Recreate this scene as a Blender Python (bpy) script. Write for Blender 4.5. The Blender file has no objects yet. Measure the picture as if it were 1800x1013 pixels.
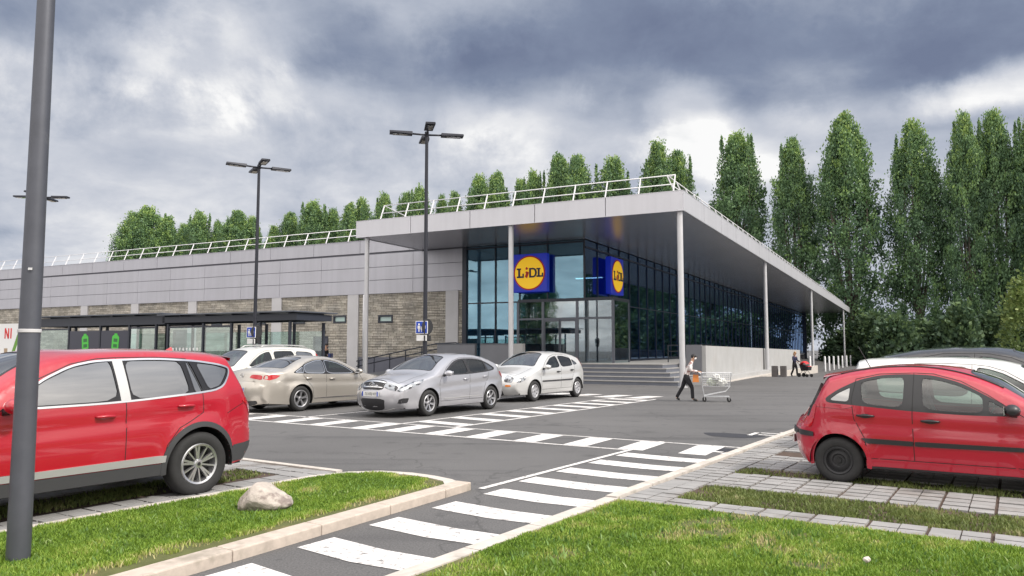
import bpy, bmesh, math, random
import numpy as np
from mathutils import Vector, Matrix, geometry as mgeo
R = math.radians
scene = bpy.context.scene
col = scene.collection
# ------------------------------------------------------------------ camera
FPX, CXP, CYP, HZP, CAMH = 1342., 900., 506.5, 614., 1.68      # focal length, centre and horizon in photo pixels; eye height in metres
PITCH = math.atan((HZP-CYP)/FPX)
cam_d = bpy.data.cameras.new("camera"); cam = bpy.data.objects.new("camera", cam_d); col.objects.link(cam)
cam_d.sensor_width = 36; cam_d.lens = FPX/1800*36; cam_d.clip_start = .1; cam_d.clip_end = 3000
cam.location = (0, 0, CAMH); cam.rotation_euler = (math.pi/2+PITCH, 0, 0)
scene.camera = cam
scene.view_settings.view_transform = 'Standard'; scene.view_settings.look = 'None'
scene.view_settings.exposure = 0.0; scene.view_settings.gamma = 1
# ------------------------------------------------------------------ sky and sun
SUN_EL, SUN_AZ = R(46), R(118)          # azimuth clockwise from +Y (the view direction)
sdir = Vector((math.sin(SUN_AZ)*math.cos(SUN_EL), math.cos(SUN_AZ)*math.cos(SUN_EL), math.sin(SUN_EL)))
sun_d = bpy.data.lights.new("sun", 'SUN'); sun = bpy.data.objects.new("sun", sun_d); col.objects.link(sun)
sun_d.energy = 3.4; sun_d.angle = R(4); sun_d.color = (1, .95, .87)
sun.rotation_euler = (-sdir).to_track_quat('-Z', 'Y').to_euler()
world = bpy.data.worlds.new("World"); scene.world = world; world.use_nodes = True
def build_world():
    nt = world.node_tree; nt.nodes.clear(); N = nt.nodes.new; L = nt.links.new
    out = N('ShaderNodeOutputWorld'); bg = N('ShaderNodeBackground'); bgs = N('ShaderNodeBackground'); mixs = N('ShaderNodeMixShader')
    sky = N('ShaderNodeTexSky'); sky.sky_type = 'NISHITA'; sky.sun_disc = False; sky.sun_elevation = SUN_EL; sky.sun_rotation = SUN_AZ
    L(sky.outputs[0], bgs.inputs[0]); bgs.inputs[1].default_value = .07
    tc = N('ShaderNodeTexCoord'); d = tc.outputs['Generated']
    def math_(op, a, b=None, c=None, clamp=False):
        n = N('ShaderNodeMath'); n.operation = op; n.use_clamp = clamp
        for i, v in enumerate((a, b, c)):
            if v is None: continue
            if isinstance(v, (int, float)): n.inputs[i].default_value = v
            else: L(v, n.inputs[i])
        return n.outputs[0]
    def noise(vec, scale, detail, rough=.5, dist=0):
        n = N('ShaderNodeTexNoise'); n.inputs['Scale'].default_value = scale; n.inputs['Detail'].default_value = detail
        n.inputs['Roughness'].default_value = rough; n.inputs['Distortion'].default_value = dist
        L(vec, n.inputs['Vector']); return n.outputs['Fac']
    def smooth(v, a, b, o0=0., o1=1.):
        n = N('ShaderNodeMapRange'); n.interpolation_type = 'SMOOTHSTEP'; L(v, n.inputs[0])
        for i, x in enumerate((a, b, o0, o1)): n.inputs[i+1].default_value = x
        return n.outputs[0]
    sep = N('ShaderNodeSeparateXYZ'); L(d, sep.inputs[0]); X, Y, Z = sep.outputs
    # cloud layer: the direction projected to a layer overhead, softened near the horizon
    den = math_('ADD', math_('MAXIMUM', Z, 0.), .22)
    px = math_('DIVIDE', X, den); py = math_('DIVIDE', Y, den)
    cmb = N('ShaderNodeCombineXYZ'); L(px, cmb.inputs[0]); L(py, cmb.inputs[1])
    P = cmb.outputs[0]
    n1 = noise(P, 1.15, 8, .56, .25)
    n2 = noise(P, 3.4, 9, .60, .25)
    n3 = noise(d, 4.6, 10, .62, .2)
    warp = math_('SUBTRACT', n3, .5)
    def px_dir(u, v):
        x = (u-CXP)/FPX; z = (CYP-v)/FPX
        return Vector((x, math.cos(PITCH)-z*math.sin(PITCH), math.sin(PITCH)+z*math.cos(PITCH))).normalized()
    def blob(u, v, rx, ry, amp):            # a bank of cloud standing in that part of the sky, its edge broken by noise
        c = px_dir(u, v)
        dx = math_('DIVIDE', math_('SUBTRACT', X, c.x), rx/FPX)
        dz = math_('DIVIDE', math_('SUBTRACT', Z, c.z), ry/FPX)
        dy = math_('MULTIPLY', math_('SUBTRACT', Y, c.y), 2.)
        r = math_('SQRT', math_('ADD', math_('ADD', math_('MULTIPLY', dx, dx), math_('MULTIPLY', dz, dz)), math_('MULTIPLY', dy, dy)))
        r = math_('SUBTRACT', r, math_('MULTIPLY', warp, 3.0))
        return math_('MULTIPLY', smooth(r, 1.35, .35), amp)
    tot = None
    for b in BLOBS:
        o = blob(*b); tot = o if tot is None else math_('ADD', tot, o)
    base = math_('ADD', math_('ADD', math_('MULTIPLY', math_('SUBTRACT', n1, .5), .50), math_('MULTIPLY', math_('SUBTRACT', n2, .5), .62)), math_('MULTIPLY', warp, .85))
    val = math_('ADD', math_('ADD', base, tot), .585)
    val = math_('ADD', val, math_('MULTIPLY', base, smooth(Y, .25, -.3, 0., 1.2)))     # contrast added to the unseen sky behind the camera, for window reflections
    ramp = N('ShaderNodeValToRGB'); L(val, ramp.inputs[0])
    el = ramp.color_ramp.elements
    pts = [(0, (.185, .225, .34)), (.20, (.245, .295, .415)), (.38, (.37, .42, .53)), (.53, (.50, .545, .645)), (.72, (.66, .69, .765)), (.90, (.88, .89, .92)), (1, (1.05, 1.05, 1.05))]
    el[0].position, el[0].color = pts[0][0], pts[0][1]+(1,)
    el[1].position, el[1].color = pts[-1][0], pts[-1][1]+(1,)
    for p, c in pts[1:-1]:
        e = el.new(p); e.color = c+(1,)
    # the unseen sky behind the camera and overhead is brightened to light the scene
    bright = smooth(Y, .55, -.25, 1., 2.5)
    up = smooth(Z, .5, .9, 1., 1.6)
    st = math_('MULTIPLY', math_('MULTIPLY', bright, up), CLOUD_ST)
    mixc = N('ShaderNodeHueSaturation'); L(smooth(Y, .5, -.2, 1., .22), mixc.inputs['Saturation']); L(ramp.outputs[0], mixc.inputs['Color'])
    warm = N('ShaderNodeMixRGB'); warm.blend_type = 'MULTIPLY'; L(smooth(Y, .5, -.2, 0., 1.), warm.inputs[0]); L(mixc.outputs[0], warm.inputs[1]); warm.inputs[2].default_value = (1.06, 1., .93, 1)
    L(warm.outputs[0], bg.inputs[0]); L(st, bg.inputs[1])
    thin = smooth(n2, .25, .42, .0, .12)        # a little blue sky shines through the thin places
    L(math_('SUBTRACT', .12, thin), mixs.inputs[0]); L(bg.outputs[0], mixs.inputs[1]); L(bgs.outputs[0], mixs.inputs[2])
    L(mixs.outputs[0], out.inputs[0])
CLOUD_ST = .92
BLOBS = [(640,110,230,95,-.30),(1010,80,330,105,-.27),(1380,80,420,130,-.29),(1720,100,260,120,-.25),(250,30,110,90,-.0),
         (880,190,110,60,.24),(1215,195,70,60,.42),(1290,250,160,50,.27),(1610,180,150,30,.24),(1790,150,110,35,.50),(1110,150,130,40,.16),(1500,250,260,60,.02),
         (330,110,230,80,.26),(560,170,190,45,.22),(60,130,120,80,.22),(330,330,640,170,.14),(330,290,160,40,-.14),(40,20,160,60,-.16),(200,110,50,40,-.22),(1450,140,90,45,.2),
         (1000,260,220,70,.12),(470,60,90,60,.2),(180,70,120,70,.15),(1250,330,90,70,.25)]
build_world()

# ------------------------------------------------------------------ layout helpers
def ray(u, v):
    x = (u-CXP)/FPX; z = (CYP-v)/FPX; c, s = math.cos(PITCH), math.sin(PITCH)
    return (x, c-z*s, s+z*c)
def gp(u, v, z0=0.):
    d = ray(u, v); k = (z0-CAMH)/d[2]; return (d[0]*k, d[1]*k)
LA = R(33.4); LO = (1.0376, 8.6011)         # the car park's own grid: p across, q along, origin at the lawn corner
LP = (math.cos(LA), -math.sin(LA)); LQ = (math.sin(LA), math.cos(LA))
def lot(p, q): return (LO[0]+p*LP[0]+q*LQ[0], LO[1]+p*LP[1]+q*LQ[1])
BA = math.atan(697/1346.); BO = (7.361, 33.503)     # the building's grid: X along the front, Y into the depth, origin at the canopy corner
BX = (math.cos(BA), -math.sin(BA)); BY = (math.sin(BA), math.cos(BA))
def bld(X, Y): return (BO[0]+X*BX[0]+Y*BY[0], BO[1]+X*BX[1]+Y*BY[1])
def to_bld(x, y):
    dx, dy = x-BO[0], y-BO[1]; return dx*BX[0]+dy*BX[1], dx*BY[0]+dy*BY[1]
def sst(a, b, x):
    t = min(1., max(0., (x-a)/(b-a))); return t*t*(3-2*t)
def ground_z(x, y):
    X, Y = to_bld(x, y)
    return -1.0*(1-math.exp(-max(0., Y-16)/28.))*sst(-6, 0, X)

# ------------------------------------------------------------------ mesh helpers
class MB:
    def __init__(s): s.v = []; s.f = []; s.m = []; s.cur = 0
    def add(s, vs, fs, m=None):
        o = len(s.v); s.v += [tuple(v) for v in vs]
        for f in fs: s.f.append([i+o for i in f]); s.m.append(s.cur if m is None else m)
        return s
    def box(s, x0, x1, y0, y1, z0, z1, m=None):
        return s.add([(x0,y0,z0),(x1,y0,z0),(x1,y1,z0),(x0,y1,z0),(x0,y0,z1),(x1,y0,z1),(x1,y1,z1),(x0,y1,z1)],
                     [(0,3,2,1),(4,5,6,7),(0,1,5,4),(1,2,6,5),(2,3,7,6),(3,0,4,7)], m)
    def bar(s, a, b, w, h=None, m=None, up=(0,0,1)):
        a, b = Vector(a), Vector(b); d = (b-a).normalized(); h = h or w; u = Vector(up)
        if abs(d.dot(u)) > .98: u = Vector((0,1,0))
        x = d.cross(u).normalized()*w/2; y = x.cross(d).normalized()*h/2
        vs = [p+i*x+j*y for p in (a, b) for i, j in ((-1,-1),(1,-1),(1,1),(-1,1))]
        return s.add(vs, [(3,2,1,0),(4,5,6,7),(0,1,5,4),(1,2,6,5),(2,3,7,6),(3,0,4,7)], m)
    def tube(s, pts, r, n=10, m=None, cap=True):
        pts = [Vector(p) for p in pts]; rs = r if isinstance(r, (list, tuple)) else [r]*len(pts)
        vs = []; fs = []; pu = None
        for i, p in enumerate(pts):
            d = (pts[min(i+1, len(pts)-1)]-pts[max(i-1, 0)]).normalized()
            if pu is None: u = d.orthogonal().normalized()
            else: u = (pu-d*pu.dot(d)).normalized()
            pu = u; w = d.cross(u)
            for k in range(n):
                a = 2*math.pi*k/n; vs.append(p+(u*math.cos(a)+w*math.sin(a))*rs[i])
        for i in range(len(pts)-1):
            for k in range(n): fs.append((i*n+k, i*n+(k+1)%n, (i+1)*n+(k+1)%n, (i+1)*n+k))
        if cap: fs += [tuple(range(n))[::-1], tuple(range((len(pts)-1)*n, len(pts)*n))]
        return s.add(vs, fs, m)
    def lathe(s, prof, c=(0,0,0), axis='z', n=32, m=None, close=False):
        vs = []; fs = []
        for r, h in prof:
            for k in range(n):
                a = 2*math.pi*k/n; p = (r*math.cos(a), r*math.sin(a), h)
                if axis == 'y': p = (p[0], p[2], p[1])
                if axis == 'x': p = (p[2], p[0], p[1])
                vs.append((p[0]+c[0], p[1]+c[1], p[2]+c[2]))
        N = len(prof)
        for i in range(N if close else N-1):
            j = (i+1) % N
            for k in range(n): fs.append((i*n+k, i*n+(k+1)%n, j*n+(k+1)%n, j*n+k))
        return s.add(vs, fs, m)
    def prism(s, poly, z0, z1, m=None, T=None):     # polygon in the XY plane given a thickness; T maps it into place
        n = len(poly); vs = [Vector((x, y, z0)) for x, y in poly]+[Vector((x, y, z1)) for x, y in poly]
        if T: vs = [T @ v for v in vs]
        return s.add(vs, [tuple(range(n))[::-1], tuple(range(n, 2*n))]+[(i, (i+1)%n, n+(i+1)%n, n+i) for i in range(n)], m)
    def sphere(s, c, r, nu=12, nv=8, m=None):
        rx, ry, rz = r if isinstance(r, (tuple, list)) else (r, r, r)
        vs = [(c[0], c[1], c[2]-rz)]; fs = []
        for j in range(1, nv):
            t = -math.pi/2+math.pi*j/nv
            for i in range(nu):
                a = 2*math.pi*i/nu; vs.append((c[0]+rx*math.cos(t)*math.cos(a), c[1]+ry*math.cos(t)*math.sin(a), c[2]+rz*math.sin(t)))
        vs.append((c[0], c[1], c[2]+rz)); top = len(vs)-1
        for i in range(nu):
            fs.append((0, 1+(i+1)%nu, 1+i)); fs.append((top, top-nu+i, top-nu+(i+1)%nu))
        for j in range(nv-2):
            for i in range(nu):
                a = 1+j*nu; fs.append((a+i, a+(i+1)%nu, a+nu+(i+1)%nu, a+nu+i))
        return s.add(vs, fs, m)
    def build(s, name, mats, parent=None, smooth=False, fix=True, merge=0, sharp=None):
        me = bpy.data.meshes.new(name); me.from_pydata(s.v, [], s.f)
        mats = mats if isinstance(mats, (list, tuple)) else [mats]
        for m in mats: me.materials.append(m)
        if len(mats) > 1: me.polygons.foreach_set('material_index', s.m)
        if fix or merge:
            bm = bmesh.new(); bm.from_mesh(me)
            if merge: bmesh.ops.remove_doubles(bm, verts=bm.verts, dist=merge)
            if fix: bmesh.ops.recalc_face_normals(bm, faces=bm.faces)
            bm.to_mesh(me); bm.free()
        if smooth:
            me.polygons.foreach_set('use_smooth', [True]*len(me.polygons))
            if sharp: me.set_sharp_from_angle(angle=R(sharp))
        me.update()
        o = bpy.data.objects.new(name, me); col.objects.link(o)
        if parent: o.parent = parent
        return o
def tag(o, label=None, cat=None, group=None, kind=None):
    if label: o['label'] = label
    if cat: o['category'] = cat
    if group: o['group'] = group
    if kind: o['kind'] = kind
    return o
def thing(name, label, cat, loc=(0,0,0), rz=0., group=None):
    o = bpy.data.objects.new(name, None); col.objects.link(o); o.empty_display_size = .2
    o.location = loc; o.rotation_euler = (0, 0, rz)
    return tag(o, label, cat, group)
def copy_tree(o, parent=None):
    c = o.copy(); col.objects.link(c)
    if parent: c.parent = parent
    for ch in list(o.children): copy_tree(ch, c)
    return c

# ------------------------------------------------------------------ materials
def mat(name, color=(.5,.5,.5), rough=.5, metal=0., coat=0., spec=.5, noise=None, bump=None, emit=None, two=None, streak=0.):
    """noise=(scale, amount): the surface's own colour variation; two=(colour2, scale, lo, hi): patches of a second colour; bump=(scale, strength, distance)"""
    m = bpy.data.materials.new(name); m.use_nodes = True; nt = m.node_tree; b = nt.nodes['Principled BSDF']; L = nt.links.new; N = nt.nodes.new
    b.inputs['Base Color'].default_value = tuple(color)+(1,); b.inputs['Roughness'].default_value = rough; b.inputs['Metallic'].default_value = metal
    b.inputs['Coat Weight'].default_value = coat; b.inputs['Coat Roughness'].default_value = .04; b.inputs['Specular IOR Level'].default_value = spec
    tc = N('ShaderNodeTexCoord'); src = None
    def nz(scale, detail=4, rough_=.6):
        n = N('ShaderNodeTexNoise'); n.inputs['Scale'].default_value = scale; n.inputs['Detail'].default_value = detail; n.inputs['Roughness'].default_value = rough_
        L(tc.outputs['Object'], n.inputs['Vector']); return n.outputs['Fac']
    c = None
    if two:
        mr = N('ShaderNodeMapRange'); mr.interpolation_type = 'SMOOTHSTEP'; L(nz(two[1]), mr.inputs[0]); mr.inputs[1].default_value = two[2]; mr.inputs[2].default_value = two[3]
        mx = N('ShaderNodeMixRGB'); mx.inputs[1].default_value = tuple(color)+(1,); mx.inputs[2].default_value = tuple(two[0])+(1,); L(mr.outputs[0], mx.inputs[0]); c = mx.outputs[0]
    if noise:
        hsv = N('ShaderNodeHueSaturation'); mr = N('ShaderNodeMapRange'); L(nz(noise[0], 5), mr.inputs[0]); mr.inputs[1].default_value = .25; mr.inputs[2].default_value = .75
        mr.inputs[3].default_value = 1-noise[1]; mr.inputs[4].default_value = 1+noise[1]; L(mr.outputs[0], hsv.inputs['Value'])
        if c: L(c, hsv.inputs['Color'])
        else: hsv.inputs['Color'].default_value = tuple(color)+(1,)
        c = hsv.outputs[0]
    if streak:      # rain streaks and dirt run down the sheet
        mp = N('ShaderNodeMapping'); mp.inputs['Scale'].default_value = (2.6, 2.6, .16); L(tc.outputs['Object'], mp.inputs[0]); n = N('ShaderNodeTexNoise'); n.inputs['Scale'].default_value = 1; n.inputs['Detail'].default_value = 6; n.inputs['Roughness'].default_value = .65; L(mp.outputs[0], n.inputs['Vector'])
        mr = N('ShaderNodeMapRange'); L(n.outputs['Fac'], mr.inputs[0]); mr.inputs[1].default_value = .35; mr.inputs[2].default_value = .75; mr.inputs[3].default_value = 1.03; mr.inputs[4].default_value = 1-streak
        mx = N('ShaderNodeMixRGB'); mx.blend_type = 'MULTIPLY'; mx.inputs[0].default_value = 1; L(c, mx.inputs[1]); L(mr.outputs[0], mx.inputs[2]); c = mx.outputs[0]
    if c: L(c, b.inputs['Base Color'])
    if bump:
        bp = N('ShaderNodeBump'); bp.inputs['Strength'].default_value = bump[1]; bp.inputs['Distance'].default_value = bump[2]; L(nz(bump[0], 5), bp.inputs['Height']); L(bp.outputs[0], b.inputs['Normal'])
    if emit:
        b.inputs['Emission Color'].default_value = tuple(emit[:3])+(1,); b.inputs['Emission Strength'].default_value = emit[3]
    return m
def glass(name, tint, refl=.12, rough=.02, gcol=(1,1,1)):
    m = bpy.data.materials.new(name); m.use_nodes = True; nt = m.node_tree; nt.nodes.clear(); N = nt.nodes.new; L = nt.links.new
    out = N('ShaderNodeOutputMaterial'); mx = N('ShaderNodeMixShader'); t = N('ShaderNodeBsdfTransparent'); g = N('ShaderNodeBsdfGlossy')
    t.inputs[0].default_value = tuple(tint)+(1,); g.inputs['Roughness'].default_value = rough; g.inputs[0].default_value = tuple(gcol)+(1,)
    lw = N('ShaderNodeLayerWeight'); lw.inputs[0].default_value = .5; pw = N('ShaderNodeMath'); pw.operation = 'POWER'; pw.inputs[1].default_value = 5; L(lw.outputs['Facing'], pw.inputs[0])
    ad = N('ShaderNodeMath'); ad.operation = 'ADD'; ad.use_clamp = True; ad.inputs[1].default_value = refl+.04
    L(pw.outputs[0], ad.inputs[0]); L(ad.outputs[0], mx.inputs[0]); L(t.outputs[0], mx.inputs[1]); L(g.outputs[0], mx.inputs[2]); L(mx.outputs[0], out.inputs[0])
    return m
def asphalt():
    m = mat('asphalt', (.1,.1,.1), .85, noise=(.35,.10)); nt = m.node_tree; N = nt.nodes.new; L = nt.links.new; b = nt.nodes['Principled BSDF']
    tc = N('ShaderNodeTexCoord')
    def nz(s, d, r=.6):
        n = N('ShaderNodeTexNoise'); n.inputs['Scale'].default_value = s; n.inputs['Detail'].default_value = d; n.inputs['Roughness'].default_value = r; L(tc.outputs['Object'], n.inputs['Vector']); return n.outputs['Fac']
    r1 = N('ShaderNodeValToRGB'); L(nz(.16, 5), r1.inputs[0]); e = r1.color_ramp.elements
    e[0].position, e[0].color = .3, (.090,.088,.089,1); e[1].position, e[1].color = .7, (.130,.127,.128,1)
    r2 = N('ShaderNodeValToRGB'); L(nz(55, 3, .7), r2.inputs[0]); e = r2.color_ramp.elements
    e[0].position, e[0].color = .33, (.62,.62,.62,1); e[1].position, e[1].color = .68, (1.3,1.3,1.3,1)
    mu = N('ShaderNodeMixRGB'); mu.blend_type = 'MULTIPLY'; mu.inputs[0].default_value = 1; L(r1.outputs[0], mu.inputs[1]); L(r2.outputs[0], mu.inputs[2])
    vo = N('ShaderNodeTexVoronoi'); vo.inputs['Scale'].default_value = .9; L(tc.outputs['Object'], vo.inputs['Vector'])   # scattered oil drips
    mr = N('ShaderNodeMapRange'); L(vo.outputs['Distance'], mr.inputs[0]); mr.inputs[1].default_value = .03; mr.inputs[2].default_value = .16; mr.inputs[3].default_value = .72; mr.inputs[4].default_value = 1
    m2 = N('ShaderNodeMixRGB'); m2.blend_type = 'MULTIPLY'; m2.inputs[0].default_value = 1; L(mu.outputs[0], m2.inputs[1]); L(mr.outputs[0], m2.inputs[2])
    def layer(prev, fac, lo, hi, c):
        q = N('ShaderNodeMapRange'); q.interpolation_type = 'SMOOTHSTEP'; L(fac, q.inputs[0]); q.inputs[1].default_value = lo; q.inputs[2].default_value = hi
        x = N('ShaderNodeMixRGB'); x.blend_type = 'MULTIPLY'; L(q.outputs[0], x.inputs[0]); L(prev, x.inputs[1]); x.inputs[2].default_value = c; return x.outputs[0]
    c = layer(m2.outputs[0], nz(.9, 6, .65), .55, .72, (.74,.74,.75,1))          # worn, darker lanes and stains
    c = layer(c, nz(3.1, 4, .6), .62, .74, (.66,.66,.67,1))
    mp = N('ShaderNodeMapping'); mp.inputs['Rotation'].default_value = (0, 0, R(33.4)); mp.inputs['Scale'].default_value = (.12, 1.6, 1); L(tc.outputs['Object'], mp.inputs[0])   # tyre tracks along the lane
    tn = N('ShaderNodeTexNoise'); tn.inputs['Scale'].default_value = 1.; tn.inputs['Detail'].default_value = 3; L(mp.outputs[0], tn.inputs['Vector']); c = layer(c, tn.outputs['Fac'], .52, .68, (.80,.80,.81,1))
    vc = N('ShaderNodeTexVoronoi'); vc.feature = 'DISTANCE_TO_EDGE'; vc.inputs['Scale'].default_value = .28; ad = N('ShaderNodeVectorMath'); ad.operation = 'ADD'; n4 = N('ShaderNodeTexNoise'); n4.inputs['Scale'].default_value = 1.4; n4.inputs['Detail'].default_value = 5
    L(tc.outputs['Object'], n4.inputs['Vector']); L(tc.outputs['Object'], ad.inputs[0]); L(n4.outputs['Color'], ad.inputs[1]); L(ad.outputs[0], vc.inputs['Vector'])
    iv = N('ShaderNodeMath'); iv.operation = 'SUBTRACT'; iv.inputs[0].default_value = 1; L(vc.outputs['Distance'], iv.inputs[1]); c = layer(c, iv.outputs[0], .992, .998, (.72,.72,.72,1))   # fine cracks
    L(c, b.inputs['Base Color'])
    bp = N('ShaderNodeBump'); bp.inputs['Strength'].default_value = .5; bp.inputs['Distance'].default_value = .006; L(nz(90, 3), bp.inputs['Height']); L(bp.outputs[0], b.inputs['Normal'])
    return m
M = {}
M['asphalt'] = asphalt()
M['paint_white'] = mat('road_paint', (.64,.62,.61), .7, two=((.22,.21,.205), 15, .53, .68), noise=(2.2,.16), bump=(60,.3,.003))
M['concrete'] = mat('kerb_concrete', (.50,.46,.42), .85, noise=(7,.14), bump=(40,.3,.004), two=((.36,.33,.29), 3, .55,.75))
M['kerb_pink'] = mat('kerb_stone', (.47,.405,.35), .85, noise=(9,.16), bump=(40,.3,.004), two=((.30,.265,.22), 3.5, .5,.72))
M['paver'] = mat('paver_block', (.265,.26,.258), .85, noise=(2.2,.2), bump=(30,.3,.004), two=((.19,.175,.165), 1.4, .5,.72))
M['soil'] = mat('soil', (.10,.075,.05), .95, noise=(9,.3), bump=(20,.6,.02))
M['dark_gap'] = mat('paver_joint', (.075,.05,.038), .95, noise=(9,.3))
M['lawn'] = mat('lawn_ground', (.09,.10,.03), .95, noise=(6,.25), two=((.17,.14,.06), 2.2, .56, .72), bump=(30,.6,.02))
M['cladding'] = mat('cladding_metal', (.43,.43,.475), .42, metal=.35, noise=(.3,.05), streak=.08)
M['fascia'] = mat('fascia_metal', (.57,.57,.61), .38, metal=.3, noise=(.4,.04), streak=.06)
M['seam'] = mat('panel_seam', (.10,.10,.12), .7)
M['roof'] = mat('roof_membrane', (.10,.10,.11), .8, noise=(.8,.15))
M['soffit'] = mat('soffit_metal', (.38,.38,.41), .26, metal=.5, noise=(.25,.10))
M['white_metal'] = mat('white_rail', (.72,.72,.74), .4)
M['column'] = mat('column_steel', (.55,.55,.57), .35, metal=.3, noise=(2,.05))
M['pilaster'] = mat('pilaster_concrete', (.52,.515,.53), .7, noise=(1.5,.06))
M['plinth'] = mat('plinth_render', (.115,.12,.15), .7, noise=(1.5,.12))
M['render'] = mat('wall_render', (.37,.37,.37), .8, noise=(1.1,.09), bump=(25,.2,.004), two=((.35,.34,.33), .7, .5,.8))
M['grey_wall'] = mat('grey_wall', (.16,.165,.185), .65, noise=(1.2,.10))
M['step_tread'] = mat('step_tread', (.28,.275,.27), .8, noise=(2,.1))
M['step_riser'] = mat('step_riser', (.125,.135,.165), .7, noise=(2,.1))
M['frame_dark'] = mat('frame_dark', (.035,.04,.055), .4, metal=.3)
M['frame_navy'] = mat('frame_navy', (.03,.04,.075), .4, metal=.3)
M['frame_grey'] = mat('frame_grey', (.12,.13,.155), .4, metal=.5)
M['bglass'] = glass('facade_glass', (.36,.58,.68), .16, .015, (.55,.84,1.0))
M['sglass'] = glass('side_facade_glass', (.34,.50,.66), .17, .02, (.50,.70,.98))
M['clear_glass'] = glass('clear_glass', (.72,.82,.80), .06)
M['lamp_metal'] = mat('lamp_metal', (.028,.030,.040), .42, metal=.4)
M['lamp_grey'] = mat('lamp_grey', (.095,.10,.12), .45, metal=.4, noise=(5,.12), two=((.16,.16,.16), 2.5,.6,.75))
M['chrome'] = mat('chrome', (.75,.75,.76), .15, metal=1.)
M['blue_sign'] = mat('sign_blue', (.008,.055,.42), .4)
M['white_sign'] = mat('sign_white', (.75,.75,.75), .5)
M['black'] = mat('black_plastic', (.018,.018,.02), .5)
M['red_sign'] = mat('sign_red', (.6,.01,.01), .45)
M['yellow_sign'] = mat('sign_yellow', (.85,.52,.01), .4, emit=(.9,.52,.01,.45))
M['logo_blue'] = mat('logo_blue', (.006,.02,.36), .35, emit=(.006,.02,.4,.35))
M['navy'] = mat('navy', (.008,.012,.05), .4)
# ------------------------------------------------------------------ ground and road
def sheet(name, x0, x1, y0, y1, nx, ny, zoff, m, fn=None):
    b = MB(); xs = [x0+(x1-x0)*i/nx for i in range(nx+1)]; ys = [y0+(y1-y0)*i/ny for i in range(ny+1)]
    vs = []
    for y in ys:
        for x in xs: vs.append((x, y, ground_z(x, y)+zoff))
    fs = [(j*(nx+1)+i, j*(nx+1)+i+1, (j+1)*(nx+1)+i+1, (j+1)*(nx+1)+i) for j in range(ny) for i in range(nx)]
    b.add(vs, fs); o = b.build(name, m, fix=False, smooth=True); return o
def nonlin(lo, hi, dense_lo, dense_hi, step):
    a = [dense_lo+step*i for i in range(int((dense_hi-dense_lo)/step)+1)]
    g = step; x = a[0]; pre = []
    while x > lo: g *= 1.5; x -= g; pre.append(max(x, lo))
    g = step; x = a[-1]; post = []
    while x < hi: g *= 1.5; x += g; post.append(min(x, hi))
    return pre[::-1]+a+post
def build_ground():
    xs = nonlin(-700, 700, -20, 80, 2.); ys = nonlin(-300, 900, 0, 130, 2.); nx, ny = len(xs), len(ys)
    b = MB(); b.add([(x, y, ground_z(x, y)) for y in ys for x in xs], [(j*nx+i, j*nx+i+1, (j+1)*nx+i+1, (j+1)*nx+i) for j in range(ny-1) for i in range(nx-1)])
    tag(b.build('car_park_ground', M['asphalt'], fix=False, smooth=True), kind='structure')
build_ground()
def lquad(b, pts, z): b.add([lot(p, q)+(z,) for p, q in pts], [tuple(range(len(pts)))])
def lbox(b, pts, z0, z1, m=None):
    n = len(pts); ar = sum(pts[i][0]*pts[(i+1)%n][1]-pts[(i+1)%n][0]*pts[i][1] for i in range(n))
    if ar < 0: pts = pts[::-1]
    vs = [lot(p, q)+(z0,) for p, q in pts]+[lot(p, q)+(z1,) for p, q in pts]
    b.add(vs, [tuple(range(n))[::-1], tuple(range(n, 2*n))]+[(i, (i+1)%n, n+(i+1)%n, n+i) for i in range(n)], m)
def lr(p0, p1, q0, q1): return [(p0, q0), (p1, q0), (p1, q1), (p0, q1)]
MK = .005
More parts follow.
